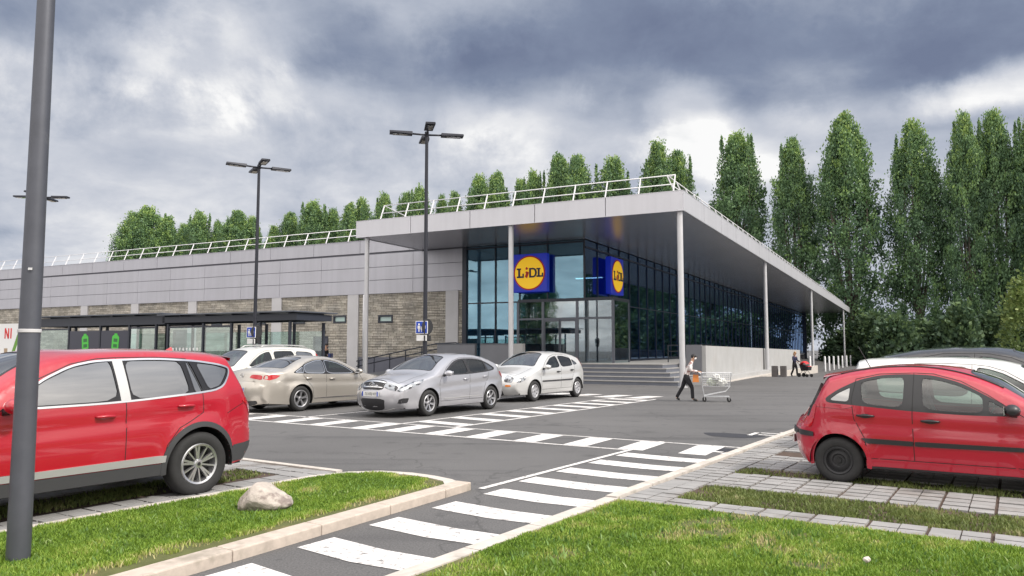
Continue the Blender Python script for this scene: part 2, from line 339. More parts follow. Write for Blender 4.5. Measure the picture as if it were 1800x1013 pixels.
def build_markings():
    rnd = random.Random(4)
    b = MB()                                     # the walkers' path between the two verges
    kp = lambda q: -1.30-.08*(q+4.5) if q < -.2 else -1.60
    q = -5.1
    while q < 4.0:
        w = .40; lo = -1.38 if q < -.3 else -1.56
        lquad(b, [(max(lo, kp(q)+.1), q), (-.62, q-.07), (.0 if q < 0 else -.05, q-.02), (.0 if q < 0 else -.05, q+w-.02), (-.62, q+w-.05), (max(lo, kp(q)+.1), q+w+.02)], MK)
        q += .94
    lquad(b, [(-1.64, -.15), (-1.55, -.15), (-1.55, 5.5), (-1.64, 5.5)], MK+.002)
    tag(b.build('path_stripes', M['paint_white'], fix=False), kind='structure')
    b = MB()                                     # the walkers' path across the lane, in front of the bays
    lquad(b, lr(-13.5, -1.66, 4.05, 4.14), MK); lquad(b, lr(-13.5, -.05, 5.38, 5.46), MK)
    for p in [-13.1,-11.9,-10.62,-9.42,-8.12,-7.16,-6.08,-5.05,-3.95,-2.9,-1.85,-.78]:
        lquad(b, [(p, 4.16), (p+.46, 4.16), (p+.38, 5.36), (p-.1, 5.36)], MK)
    lquad(b, [(-.2, 4.5), (-.1, 4.5), (.0, 4.9), (-.1, 5.0)], MK)
    tag(b.build('crossing_stripes', M['paint_white'], fix=False), kind='structure')
    b = MB()                                     # the path along the bays towards the entrance
    lquad(b, lr(-7.86, -7.77, 5.48, 16.4), MK); lquad(b, lr(-6.36, -6.26, 5.48, 16.4), MK)
    q = 5.95
    while q < 16.2:
        lquad(b, [(-7.76, q), (-6.37, q-.18), (-6.37, q+.26), (-7.76, q+.42)], MK); q += 1.22
    lquad(b, lr(-13.5, -6.3, 16.42, 16.5), MK)
    for p in (-13.2, -12.1, -11.0, -9.9, -8.7, -7.5): lquad(b, [(p, 16.52), (p+.62, 16.52), (p+.85, 18.0), (p+.2, 18.0)], MK)
    tag(b.build('bay_path_stripes', M['paint_white'], fix=False), kind='structure')
    b = MB()
    for p in (-10.95, -13.75, -16.5, -19.2): lquad(b, lr(p, p+.09, 5.3, 10.3), MK)
    for p in (-10.95, -13.75, -16.5, -19.2): lquad(b, lr(p, p+.09, 11.3, 16.3), MK)
    tag(b.build('bay_lines', M['paint_white'], fix=False), kind='structure')
    # worn white symbol and darker patches on the asphalt by the kerb end
    b = MB()
    for (p0, q0, w, h) in ((-.55, 4.62, .34, .12), (-.62, 7.4, .10, .55), (-.45, 7.55, .42, .1), (-.5, 7.9, .36, .1), (-.2, 8.2, .34, .09)):
        lquad(b, lr(p0, p0+w, q0, q0+h), MK+.001)
    tag(b.build('worn_bay_symbol', M['paint_white'], fix=False), kind='structure')
    b = MB()
    for cp, cq, rp, rq in ((-.35, 4.95, .36, .3), (-.85, 7.2, .55, .42)):
        lquad(b, [(cp+rp*math.cos(a)*(1+.2*math.sin(3*a)), cq+rq*math.sin(a)*(1+.15*math.cos(2*a))) for a in [2*math.pi*i/22 for i in range(22)]], .0035)
    tag(b.build('dark_patch', mat('dark_asphalt', (.03,.03,.036), .6), fix=False), kind='structure')
build_markings()

def build_verges():
    # right lawn, its white kerb along the path and the kerb of the paved bays
    b = MB()
    lq = [(.16, -.02), (.16, -6.6), (7.5, -6.6), (7.5, -.02)]
    lbox(b, lq, -.1, .045)
    tag(b.build('lawn_right', M['lawn'], fix=False), kind='structure')
    b = MB()
    q = -6.6
    while q < -.05:
        q1 = min(q+1.0, 0); lbox(b, [(.0, q+.006), (.155, q+.006), (.155, q1-.006), (.0, q1-.006)], -.1, .055); q = q1
    tag(b.build('kerb_lawn', M['concrete'], fix=False), kind='structure')
    b = MB(); q = .03
    while q < 14:
        lbox(b, lr(-.02, .115, q+.006, q+.994), -.1, .06); q += 1.0
    tag(b.build('kerb_bays', M['concrete'], fix=False), kind='structure')
    # left island: kerb stones toward the path, a flush edging behind
    isl = [(-1.62, -6.8), (-1.62, -4.6), (-1.95, -.42), (-2.1, -.22), (-2.45, -.12), (-2.85, -.10), (-3.25, -.22), (-3.52, -.48), (-3.68, -.85), (-3.72, -6.8)]
    b = MB(); lbox(b, isl, -.1, .05); tag(b.build('lawn_island', M['lawn'], fix=False), kind='structure')
    b = MB(); q = -6.8
    e = lambda q: -1.32-.077*(q+4.6)
    while q < -.3:
        q1 = min(q+1.0, -.26)
        if q1 > -.4: q1 = -.26
        lbox(b, [(e(q)-.22, q+.003), (e(q), q+.003), (e(q1), q1-.003), (e(q1)-.22, q1-.003)], -.1, .095); q = q1
    o = b.build('kerb_island', M['kerb_pink'], fix=False); tag(o, kind='structure')
    md = o.modifiers.new('bevel', 'BEVEL'); md.width = .012; md.segments = 2
    b = MB()
    edge = [(-1.96, -.14), (-2.1, -.06), (-2.45, .03), (-2.85, .06), (-3.3, -.04), (-3.62, -.34), (-3.80, -.82), (-3.84, -6.8)]
    inner = [(-1.93, -.42), (-2.12, -.22), (-2.45, -.12), (-2.85, -.10), (-3.25, -.22), (-3.52, -.48), (-3.68, -.85), (-3.72, -6.8)]
    for i in range(len(edge)-1): lbox(b, [inner[i], inner[i+1], edge[i+1], edge[i]], -.1, .06)
    lbox(b, lr(-14, -3.84, -.36, -.24), -.1, .05)
    tag(b.build('kerb_edging', M['concrete'], fix=False), kind='structure')
    # paved bays: rows of blocks with grass strips between
    rnd = random.Random(9)
    b = MB(); g = MB()
    lbox(g, lr(.115, 9, .02, 14), -.1, .012, 0)
    lbox(g, lr(-12, -3.84, -6.8, -.36), -.1, .012, 0)
    def row(p0, p1, q, wq, pitch=.50, along='p'):
        p = p0; k = 0
        while p < p1-.05:
            w = pitch/2
            gap = .055 if k % 2 else .012
            dz = rnd.uniform(-.004, .004)
            c = lr(p+.006, p+w-gap/2, q+.008, q+wq-.008)
            lbox(b, c if along == 'p' else [(y, x) for x, y in c], .0, .032+dz); p += w; k += 1
    row(.13, 8.4, .03, .20); row(.13, 8.4, .24, .22)
    def cols(q0, q1): 
        q = q0
        while q < q1-.05: row(.13, .63, q, .2, .50); q += .205
    cols(.47, 1.42)
    for k in range(5): row(.13, 8.4, 1.46+.228*k, .20)
    cols(2.62, 3.1)
    for k in range(6): row(.13, 8.4, 3.12+.245*k, .215)
    cols(4.6, 5.2)
    for k in range(9): row(.13, 8.4, 5.2+.245*k, .215)
    row(-6.8, -.5, -4.09, .24, .56, 'q'); row(-6.8, -.5, -4.34, .24, .56, 'q')
    row(-6.8, -.5, -5.5, .24, .56, 'q'); row(-6.8, -.5, -5.75, .24, .56, 'q'); row(-6.8, -.5, -6.0, .24, .56, 'q')
    for k in range(2): row(-12, -4.0, -.62-.25*k, .24, .56)
    tag(b.build('paving_blocks', M['paver'], fix=False), kind='structure')
    tag(g.build('paving_bed', M['dark_gap'], fix=False), kind='structure')
build_verges()

# ------------------------------------------------------------------ grass
def grass_mat(name, stops):
    m = mat(name, (.1,.2,.03), .6); nt = m.node_tree; N = nt.nodes.new; L = nt.links.new; b = nt.nodes['Principled BSDF']
    at = N('ShaderNodeAttribute'); at.attribute_name = 'tone'; r = N('ShaderNodeValToRGB'); L(at.outputs['Fac'], r.inputs[0])
    e = r.color_ramp.elements; e[0].position, e[0].color = stops[0][0], stops[0][1]+(1,); e[1].position, e[1].color = stops[-1][0], stops[-1][1]+(1,)
    for p, c in stops[1:-1]: x = e.new(p); x.color = c+(1,)
    tr = N('ShaderNodeBsdfTranslucent'); mx = N('ShaderNodeMixShader'); mx.inputs[0].default_value = .25; out = nt.nodes['Material Output']
    L(r.outputs[0], b.inputs['Base Color']); L(r.outputs[0], tr.inputs[0]); L(b.outputs[0], mx.inputs[1]); L(tr.outputs[0], mx.inputs[2]); L(mx.outputs[0], out.inputs[0])
    return m
M['grass'] = grass_mat('grass_blade', [(0, (.08,.15,.016)), (.35, (.165,.285,.028)), (.6, (.26,.38,.05)), (.8, (.38,.43,.11)), (1, (.52,.45,.24))])
M['bay_grass'] = grass_mat('bay_grass_blade', [(0, (.07,.09,.03)), (.4, (.15,.20,.05)), (.7, (.22,.25,.08)), (1, (.36,.32,.18))])
def vnoise(x, y, seed):                 # cheap smooth value noise on arrays
    rs = np.random.RandomState(seed); g = rs.rand(64, 64)
    xi = np.floor(x).astype(int); yi = np.floor(y).astype(int); fx = x-xi; fy = y-yi; fx = fx*fx*(3-2*fx); fy = fy*fy*(3-2*fy)
    a = g[xi%64, yi%64]; b = g[(xi+1)%64, yi%64]; c = g[xi%64, (yi+1)%64]; d = g[(xi+1)%64, (yi+1)%64]
    return (a*(1-fx)+b*fx)*(1-fy)+(c*(1-fx)+d*fx)*fy
def pip(px, py, poly):
    ins = np.zeros(len(px), bool); n = len(poly)
    for i in range(n):
        x1, y1 = poly[i]; x2, y2 = poly[(i+1)%n]
        if y1 == y2: continue
        c = ((y1 > py) != (y2 > py)) & (px < (x2-x1)*(py-y1)/(y2-y1)+x1); ins ^= c
    return ins
def grass_field(name, poly, n, h, m, z, seed, bare=None, width=.0045, dens=0.):
    rs = np.random.RandomState(seed); P = np.array(poly); lo, hi = P.min(0), P.max(0)
    p = rs.rand(n)*(hi[0]-lo[0])+lo[0]; q = rs.rand(n)*(hi[1]-lo[1])+lo[1]
    k = pip(p, q, poly)
    tuft = vnoise(p*3.1+5, q*3.1+9, seed+1)*.6+vnoise(p*9+1, q*9+3, seed+2)*.4
    dry = vnoise(p*1.3+3, q*1.3+7, seed+3)*.55+vnoise(p*5+2, q*5+8, seed+4)*.45
    if bare is not None: dry = np.clip(dry+bare(p, q), 0, 1)
    k &= rs.rand(n) > np.clip((dry-.58)*3.5, 0, .93)
    if dens: k &= tuft > dens*rs.rand(n)
    p, q, tuft, dry = p[k], q[k], tuft[k], dry[k]; n = len(p)
    hh = h*(.45+.75*tuft)*(.6+.8*rs.rand(n)); w = width*(.7+.7*rs.rand(n))
    az = rs.rand(n)*2*math.pi; lean = (.15+.75*rs.rand(n)**1.5)*hh; la = rs.rand(n)*2*math.pi
    bx = LO[0]+p*LP[0]+q*LQ[0]; by = LO[1]+p*LP[1]+q*LQ[1]
    V = np.zeros((n, 5, 3)); dx, dy = np.cos(az)*w, np.sin(az)*w; lx, ly = np.cos(la)*lean, np.sin(la)*lean
    V[:,0] = np.stack([bx-dx, by-dy, np.full(n, z)], 1); V[:,1] = np.stack([bx+dx, by+dy, np.full(n, z)], 1)
    V[:,2] = np.stack([bx+dx*.8+lx*.35, by+dy*.8+ly*.35, z+hh*.6], 1); V[:,3] = np.stack([bx-dx*.8+lx*.35, by-dy*.8+ly*.35, z+hh*.6], 1)
    V[:,4] = np.stack([bx+lx, by+ly, z+hh], 1)
    me = bpy.data.meshes.new(name); me.vertices.add(n*5); me.vertices.foreach_set('co', V.reshape(-1))
    base = np.arange(n)*5
    loops = np.stack([base, base+1, base+2, base+3, base+3, base+2, base+4], 1).reshape(-1)
    me.loops.add(len(loops)); me.loops.foreach_set('vertex_index', loops)
    me.polygons.add(2*n); st = np.stack([np.arange(n)*7, np.arange(n)*7+4], 1).reshape(-1); me.polygons.foreach_set('loop_start', st)
    tone = np.clip(.25+.5*(tuft-.35)+.5*(rs.rand(n)-.45)+np.clip(dry-.5, 0, 1)*1.4, 0, 1)
    a = me.attributes.new('tone', 'FLOAT', 'FACE'); a.data.foreach_set('value', np.repeat(tone, 2))
    me.materials.append(m); me.update(); me.validate()
    o = bpy.data.objects.new(name, me); col.objects.link(o)
    return tag(o, kind='stuff')
def build_grass():
    tag(grass_field('grass', [(.17, -.03), (.17, -4.4), (4.6, -4.4), (5.6, -.03)], 240000, .034, M['grass'], .042, 3,
        bare=lambda p, q: .55*np.clip(1-(-q)/.14, 0, 1)+.30*np.clip(1-(p-.16)/.12, 0, 1)+.35*np.exp(-((p-1.6)**2/.05+(q+.12)**2/.012))), 'lush mown green grass of the front lawn beside the striped path', 'grass')
    tag(grass_field('grass', [(-1.75, -5.6), (-1.99, -.45), (-2.45, -.14), (-2.85, -.12), (-3.25, -.24), (-3.50, -.5), (-3.66, -.87), (-3.70, -5.6)], 120000, .040, M['grass'], .047, 13,
        bare=lambda p, q: .62*np.clip(1-(-1.62-.077*(q+4.6)-.02-p)/.42, 0, 1)+.6*np.clip((q+.50)/.35, 0, 1)-.06), 'long green grass with dry edges on the kerbed island around the boulder', 'grass')
    tag(grass_field('bay_grass', lr(.64, 8.0, .48, 1.44), 30000, .045, M['bay_grass'], .012, 23, dens=.75, width=.006), 'patchy weedy grass strip in the paved bays next to the lawn', 'grass')
    tag(grass_field('bay_grass', lr(.64, 8.0, 2.6, 3.11), 9000, .04, M['bay_grass'], .012, 33, dens=.8, width=.006), 'narrow grass strip in the paving below the small red car', 'grass')
    tag(grass_field('bay_grass', lr(-5.2, -4.5, -6.5, -.9), 9000, .04, M['bay_grass'], .012, 43, dens=.8, width=.006), 'thin grass strip in the paving below the large red car', 'grass')
build_grass()
M['weed'] = grass_mat('weed_leaf', [(0, (.05,.11,.02)), (.5, (.14,.26,.05)), (1, (.34,.42,.16))])
tag(grass_field('weeds', [(.3, -.15), (.3, -4.2), (4.4, -4.2), (5.2, -.15)], 11000, .055, M['weed'], .042, 61, dens=1.2, width=.008), 'broad-leaved weeds and clover scattered through the front lawn', 'weeds')
tag(grass_field('weeds', [(-2.0, -5.2), (-2.2, -.6), (-3.3, -.6), (-3.5, -5.2)], 5000, .055, M['weed'], .047, 71, dens=1.2, width=.008), 'broad-leaved weeds scattered over the grass island', 'weeds')
# ------------------------------------------------------------------ the supermarket (local X along the front, Y into the depth)
def stone_wall():
    m = mat('ledge_stone', (.3,.28,.25), .85); nt = m.node_tree; N = nt.nodes.new; L = nt.links.new; b = nt.nodes['Principled BSDF']
    tc = N('ShaderNodeTexCoord'); sp = N('ShaderNodeSeparateXYZ'); L(tc.outputs['Object'], sp.inputs[0]); cb = N('ShaderNodeCombineXYZ'); L(sp.outputs[0], cb.inputs[0]); L(sp.outputs[2], cb.inputs[1])
    nz = N('ShaderNodeTexNoise'); nz.inputs['Scale'].default_value = 2.2; L(cb.outputs[0], nz.inputs['Vector'])
    ad = N('ShaderNodeVectorMath'); ad.operation = 'MULTIPLY_ADD'; L(nz.outputs['Color'], ad.inputs[0]); ad.inputs[1].default_value = (.12,.05,0); L(cb.outputs[0], ad.inputs[2])
    def br(w, h, c1, c2, off):
        t = N('ShaderNodeTexBrick'); L(ad.outputs[0], t.inputs['Vector']); t.inputs['Scale'].default_value = 1; t.inputs['Brick Width'].default_value = w; t.inputs['Row Height'].default_value = h
        t.inputs['Mortar Size'].default_value = .011; t.inputs['Mortar Smooth'].default_value = .5; t.offset = off; t.squash = 1.4; t.squash_frequency = 3
        t.inputs['Color1'].default_value = c1+(1,); t.inputs['Color2'].default_value = c2+(1,); t.inputs['Mortar'].default_value = (.10,.095,.085,1); return t
    t1 = br(.62, .105, (.36,.35,.33), (.53,.515,.49), .37); t2 = br(.43, .17, (.72,.69,.64), (1.2,1.17,1.12), .61)
    mu = N('ShaderNodeMixRGB'); mu.blend_type = 'MULTIPLY'; mu.inputs[0].default_value = .85; L(t1.outputs[0], mu.inputs[1]); L(t2.outputs[0], mu.inputs[2])
    n2 = N('ShaderNodeTexNoise'); n2.inputs['Scale'].default_value = 1.3; n2.inputs['Detail'].default_value = 5; L(cb.outputs[0], n2.inputs['Vector'])
    r = N('ShaderNodeValToRGB'); L(n2.outputs['Fac'], r.inputs[0]); e = r.color_ramp.elements; e[0].position, e[0].color = .3, (.78,.78,.77,1); e[1].position, e[1].color = .7, (1.22,1.18,1.11,1)
    m2 = N('ShaderNodeMixRGB'); m2.blend_type = 'MULTIPLY'; m2.inputs[0].default_value = 1; L(mu.outputs[0], m2.inputs[1]); L(r.outputs[0], m2.inputs[2]); L(m2.outputs[0], b.inputs['Base Color'])
    bp = N('ShaderNodeBump'); bp.inputs['Strength'].default_value = .8; bp.inputs['Distance'].default_value = .03; L(t1.outputs['Fac'], bp.inputs['Height']); bp.invert = True; L(bp.outputs[0], b.inputs['Normal'])
    return m
M['stone'] = stone_wall()
YG, XG, ZP, ZS, ZF = 6.52, -7.06, .95, 7.85, 8.70       # glass planes, platform, soffit, fascia top
XL, XE, YE = -18.0, .25, 109.                            # canopy's left end, right edge and rear end
HALL = -82.                                             # left end of the long hall
store = thing('supermarket', 'long grey supermarket with stone walls, glass entrance corner and deep overhanging canopy roof', 'supermarket', (BO[0], BO[1], 0), -BA)
def panels(b, p0, p1, z0, z1, n0, length, gap=.012, thick=.03, rows=1, rgap=.012, axis='X', at=0., out=-1):
    """flat sheets with open joints between p0 and p1 along the axis, standing at 'at', facing 'out'"""
    n = max(1, round((p1-p0)/length)); w = (p1-p0)/n; h = (z1-z0)/rows
    for i in range(n):
        for j in range(rows):
            a, c, d, e = p0+i*w+gap/2, p0+(i+1)*w-gap/2, z0+j*h+(rgap/2 if j else 0), z0+(j+1)*h-(rgap/2 if j < rows-1 else 0)
            t0, t1 = sorted((at, at+out*thick))
            if axis == 'X': b.box(a, c, t0, t1, d, e)
            else: b.box(t0, t1, a, c, d, e)
def build_store():
    S = store
    # canopy: roof deck, soffit and fascia sheets
    b = MB(); b.box(XL+.06, XE-.06, .06, YE-.05, ZS+.03, ZF-.04)
    b.box(HALL+.1, XL+.059, YG+.3, YE-.05, ZS+.03, ZF-.04); b.build('roof_deck', M['roof'], S)
    b = MB(); b.box(XL+.05, XE-.05, .05, YG-.12, ZS, ZS+.03); b.box(XG+.12, XE-.05, YG-.12, YE-.05, ZS, ZS+.03); b.build('soffit', M['soffit'], S)
    b = MB(); panels(b, XL, XE, ZS-.03, ZF, 0, 3.95, .035, .05, axis='X', at=.05)
    b.box(XL, XE-.001, -.012, .0498, ZS-.05, ZS-.031)
    panels(b, .0, YE, ZS-.03, ZF, 0, 3.95, .035, .05, axis='Y', at=XE-.05, out=1)
    panels(b, .051, YG+.2, ZS-.03, ZF, 0, 3.3, .035, .05, axis='Y', at=XL+.05, out=-1)
    b.box(XL-.01, XE+.012, -.012, .10, ZF, ZF+.025); b.box(XE-.10, XE+.012, .10, YE, ZF, ZF+.025); b.box(XL-.01, XL+.1, .10, YG+.3, ZF, ZF+.025)
    b.build('canopy_fascia', M['fascia'], S)
    b = MB(); b.box(XL+.051, XE-.051, .0502, .0598, ZS-.02, ZF-.01); b.box(XE-.0598, XE-.0502, .06, YE-.06, ZS-.02, ZF-.01); b.build('fascia_backing', M['seam'], S)
    # columns
    for (x, y, z) in ((XL+.55, .3, 0), (-8.5, .3, 0), (.0, .3, 0), (-.05, 23.4, -.2), (-.05, 52.6, -.9), (-.05, 97.5, -1.1)):
        c = MB(); rr = .13; c.lathe([(rr, z), (rr, ZS)], (x, y, 0), n=20); c.lathe([(rr+.09, z), (rr+.09, z+.04), (rr, z+.05)], (x, y, 0), n=20); c.build('column', M['column'], S, smooth=True, sharp=40)
    # long hall: parapet, shadow gap, cladding, stone wall, pilasters
    b = MB(); panels(b, HALL, -14.95, 7.93, 8.75, 0, 3.9, .03, .05, axis='X', at=YG-.05); b.box(HALL, -14.95, YG-.13, YG+.3, 8.75, 8.775); b.build('parapet', M['cladding'], S)
    b = MB(); b.box(HALL, -14.95, YG-.048, YG+.29, 5.40, 8.74); b.build('cladding_backing', M['seam'], S)
    b = MB(); panels(b, HALL, -14.9, 5.28, 7.80, 0, 3.75, .022, .05, 3, .03, axis='X', at=YG-.05); b.box(HALL, -14.9, YG-.115, YG-.05, 5.235, 5.275)
    b.build('cladding', M['cladding'], S)
    b = MB()
    wins = [(-21.35, -20.2, 3.36, 3.86), (-25.05, -23.95, 3.40, 3.92), (-28.6, -27.5, 3.40, 3.92), (-32.2, -31.1, 3.40, 3.92), (-36.5, -35.4, 3.4, 3.92)]
    doors = [(-26.75, -25.45, .2, 2.55), (-40.6, -38.9, .2, 3.1)]
    holes = sorted([(w[0], w[1], w[2], w[3]) for w in wins]+[(d[0], d[1], d[2], d[3]) for d in doors]); x = HALL
    for h in holes:
        b.box(x, h[0], YG, YG+.3, 1.18 if h[0] > -23 else .2, 5.42); b.box(h[0], h[1], YG, YG+.3, h[3], 5.42)
        if h[2] > .3: b.box(h[0], h[1], YG, YG+.3, 1.18 if h[0] > -23 else .2, h[2])
        x = h[1]
    b.box(x, -14.9, YG, YG+.3, 1.18, 5.42); b.build('stone_wall', M['stone'], S)
    b = MB(); b.box(-22.85, -14.9, YG-.06, YG+.3, -.1, 1.18); b.build('wall_plinth', M['plinth'], S)
    for xc in (-15.75, -23.36, -30.07, -38.5, -45.0, -51.3, -58.5, -65.5, -72.5):
        c = MB(); c.box(xc-.44, xc+.44, YG-.10, YG-.001, .2, 5.234); c.build('pilaster', M['pilaster'], S)
    c = MB(); c.tube([(-22.45, YG-.12, .2), (-22.45, YG-.12, 5.2)], .055, 8); c.build('downpipe', M['column'], S, smooth=True)
    for w in wins:
        f = MB(); a, c_, d, e = w; t = .11
        for (x0, x1, z0, z1) in ((a, c_, d, d+t), (a, c_, e-t, e), (a, a+t, d+t, e-t), (c_-t, c_, d+t, e-t)): f.box(x0, x1, YG-.035, YG+.2, z0, z1)
        fo = f.build('window', M['frame_dark'], S); g = MB(); g.box(a+t, c_-t, YG+.06, YG+.08, d+t, e-t); g.build('pane', mat('frosted_pane', (.42,.56,.54), .12), fo)
    for d in doors:
        f = MB(); a, c_, z0, z1 = d; f.box(a+.08, c_-.08, YG+.06, YG+.11, z0, z1-.08); fo = f.build('door', mat('door_grey', (.06,.065,.09), .45), S)
        f = MB(); f.box(a, a+.08, YG-.02, YG+.2, z0, z1); f.box(c_-.08, c_, YG-.02, YG+.2, z0, z1); f.box(a+.08, c_-.08, YG-.02, YG+.2, z1-.08, z1); f.build('door_frame', M['frame_dark'], fo)
        f = MB(); f.bar((c_-.2, YG+.03, z0+1.05), (c_-.36, YG+.03, z0+1.05), .03); f.build('handle', M['chrome'], fo)
    f = MB(); f.box(-25.9, -25.7, YG-.2, YG, 2.78, 2.92); f.build('wall_lamp', M['black'], S)
    # glass: front, right side, mullions
    def mull_x(b, x, y, z0, z1, w=.055, d=.12): b.box(x-w/2, x+w/2, y-d+.03, y+.03, z0, z1)
    b = MB(); b.box(-14.8, XG-.02, YG, YG+.03, ZP, ZS-.02); b.build('front_glass', M['bglass'], S)
    b = MB(); b.box(XG-.03, XG, YG, YE-1, ZP, ZS-.02); b.build('side_glass', M['sglass'], S)
    b = MB(); b.box(-15.0, -14.72, YG-.13, YG+.1, ZP-.9, ZS-.02)
    for x in (-12.75, -11.15, -9.35): mull_x(b, x, YG, ZP, ZS-.02, .05)
    mull_x(b, XG-.03, YG, ZP, ZS-.02, .08)
    for z, h in ((4.42, .07), (ZS-.12, .1), (ZP+.05, .1)): b.box(-14.72, XG, YG-.085, YG-.001, z-h/2, z+h/2)
    b.build('glazing_frame', M['frame_dark'], S)
    b = MB(); y = YG+1.9
    while y < YE-1: b.box(XG+.001, XG+.06, y-.03, y+.03, ZP, ZS-.02); y += 1.9
    for z, h in ((ZS-.45, .09), (ZP+.05, .1), (4.42, .05)): b.box(XG+.001, XG+.075, YG, YE-1, z-h/2, z+h/2)
    b.box(XG-.2, XG+.3, YE-1, YE-.9, -1, ZS); b.build('side_glazing_frame', M['frame_navy'], S)
    # rear and far end walls, inside floor, ceiling
    b = MB(); b.box(HALL, XG, YE-1, YE-.7, -1.2, ZS); b.box(HALL, HALL+.3, YG+.3, YE-1, -.5, ZS); b.build('rear_wall', M['cladding'], S)
    b = MB(); b.box(-14.9, XG-.05, YG+.05, YE-1.05, ZP-.2, ZP); b.build('inside_floor', mat('shop_floor', (.42,.42,.42), .35), S)
    b = MB(); b.box(-15.3, -14.95, YG+.31, YE-1.05, ZP, ZS); b.build('inside_wall', mat('inside_wall', (.40,.43,.47), .7), S)
    b = MB(); b.box(-14.9, XG-.05, YG+.05, YE-1.05, ZS-.06, ZS-.03); b.build('inside_ceiling', mat('inside_ceiling', (.35,.36,.38), .8), S)
    for (x, y) in ((-9.2, 12.5),):
        f = MB(); f.box(x-.9, x+.9, y-.08, y+.08, 6.2, 6.26); f.build('ceiling_light', mat('tube_lit', (.9,.9,.9), .5, emit=(1, 1, .95, 3.0)), S)
    # entrance lobby: a glazed box standing out of the corner
    b = MB(); x0, x1, y0, zt = -10.65, -5.0, YG-1.25, 4.46
    L_ = MB(); L_.box(x0, x1, y0, YG-.14, zt-.16, zt); L_.box(XG+.3, x1, YG-.14, YG+1.5, zt-.16, zt); lo = L_.build('lobby_roof', M['frame_dark'], S)
    for x in (x0, -9.1, -7.05, x1): b.box(x-.07, x+.07, y0, y0+.1, ZP, zt-.16)
    b.box(x1-.1, x1, YG+1.4, YG+1.5, ZP, zt-.16); b.box(x0, x0+.1, YG-.25, YG-.15, ZP, zt-.16)
    b.box(x0, x1, y0+.01, y0+.09, ZP+2.35, ZP+2.45); b.build('lobby_frame', M['frame_grey'], S)
    b = MB(); b.box(x0+.08, x1-.07, y0+.04, y0+.06, ZP+2.46, zt-.17); b.box(x0+.03, x0+.05, y0+.1, YG-.25, ZP, zt-.17); b.box(x1-.05, x1-.03, y0+.1, YG+1.4, ZP, zt-.17)
    b.box(x0+.08, -9.18, y0+.04, y0+.06, ZP, ZP+2.34); b.box(-6.97, x1-.08, y0+.04, y0+.06, ZP, ZP+2.34); b.build('lobby_glass', M['clear_refl'], S)
    for a, c_ in ((-9.02, -8.1), (-8.06, -7.13)):
        f = MB(); f.box(a, c_, y0+.045, y0+.065, ZP+.08, ZP+2.25); d = f.build('sliding_door', M['clear_refl'], S)
        f = MB(); 
        for (q0, q1, z0, z1) in ((a, c_, ZP+.01, ZP+.08), (a, c_, ZP+2.25, ZP+2.34), (a, a+.05, ZP+.08, ZP+2.25), (c_-.05, c_, ZP+.08, ZP+2.25)): f.box(q0, q1, y0+.03, y0+.08, z0, z1)
        f.build('door_frame', M['frame_grey'], d)
M['clear_refl'] = glass('lobby_glass', (.55,.68,.70), .22, .02, (.85,.9,.95))
build_store()

def child_of_store(o):      # things that stand by the store keep its grid but are things of their own
    o.matrix_world = Matrix.Translation((BO[0], BO[1], 0)) @ Matrix.Rotation(-BA, 4, 'Z') @ o.matrix_basis
    return o
def sthing(name, label, cat, X, Y, z, group=None, rz=0.):
    x, y = bld(X, Y); return thing(name, label, cat, (x, y, z), -BA+rz, group)

# guard rails on the roofs
def guard_rail(label, pts, base, lean, pitch, h=1.0, closed_ends=True):
    """posts lean inward (lean = inward vector per segment)"""
    t = sthing('roof_railing', label, 'railing', 0, 0, 0)
    for (a, c, inn) in pts:
        a, c, inn = Vector(a), Vector(c), Vector(inn); L = (c-a).length; n = max(1, round(L/pitch)); p0 = None
        for i in range(n+1):
            p = a.lerp(c, i/n)
            if p0 is None:
                b = MB(); b.bar((0, 0, 0), inn*lean+Vector((0,0,h)), .05); b.bar((0, 0, .02), inn*.9+Vector((0,0,.02)), .05); p0 = b.build('post', M['white_metal'], t); o = p0
            else: o = p0.copy(); col.objects.link(o)
            o.location = p+Vector((0,0,base))
        for f in (.52, 1.0):
            b = MB(); b.tube([a+inn*lean*f+Vector((0,0,base+h*f)), c+inn*lean*f+Vector((0,0,base+h*f))], .026, 6); b.build('rail', M['white_metal'], t, smooth=True)
    return t
t = guard_rail('white guard rail with leaning posts along the edge of the canopy roof', [((XL+1.2, .55, 0), (XE-.6, .55, 0), (0, 1, 0)), ((XE-.55, .9, 0), (XE-.55, YE-2, 0), (-1, 0, 0))], ZF-.02, .42, 1.62, .98)
for a, c in (((XE-.6, .97, ZF+.96), (XE-.97, 1.3, ZF+.96)), ((XL+1.2, .97, ZF+.96), (XL+3.1, 1.0, ZF+.02))):
    b = MB(); b.tube([a, c], .026, 6); b.build('rail_end', M['white_metal'], t)
guard_rail('white guard rail with leaning posts along the roof edge of the long low hall', [((-78, YG+.45, 0), (XL-.6, YG+.45, 0), (0, 1, 0))], 8.75, .42, 1.9, 1.0)
b = MB(); b.box(-78, XL-.1, YG+1.2, YG+2.2, 8.76, 9.02); o = b.build('roof_upstand', M['roof'], store)
b = MB(); b.box(XL+1, XE-1.6, 1.5, 2.2, ZF+.0, ZF+.25); b.build('roof_upstand', M['roof'], store)

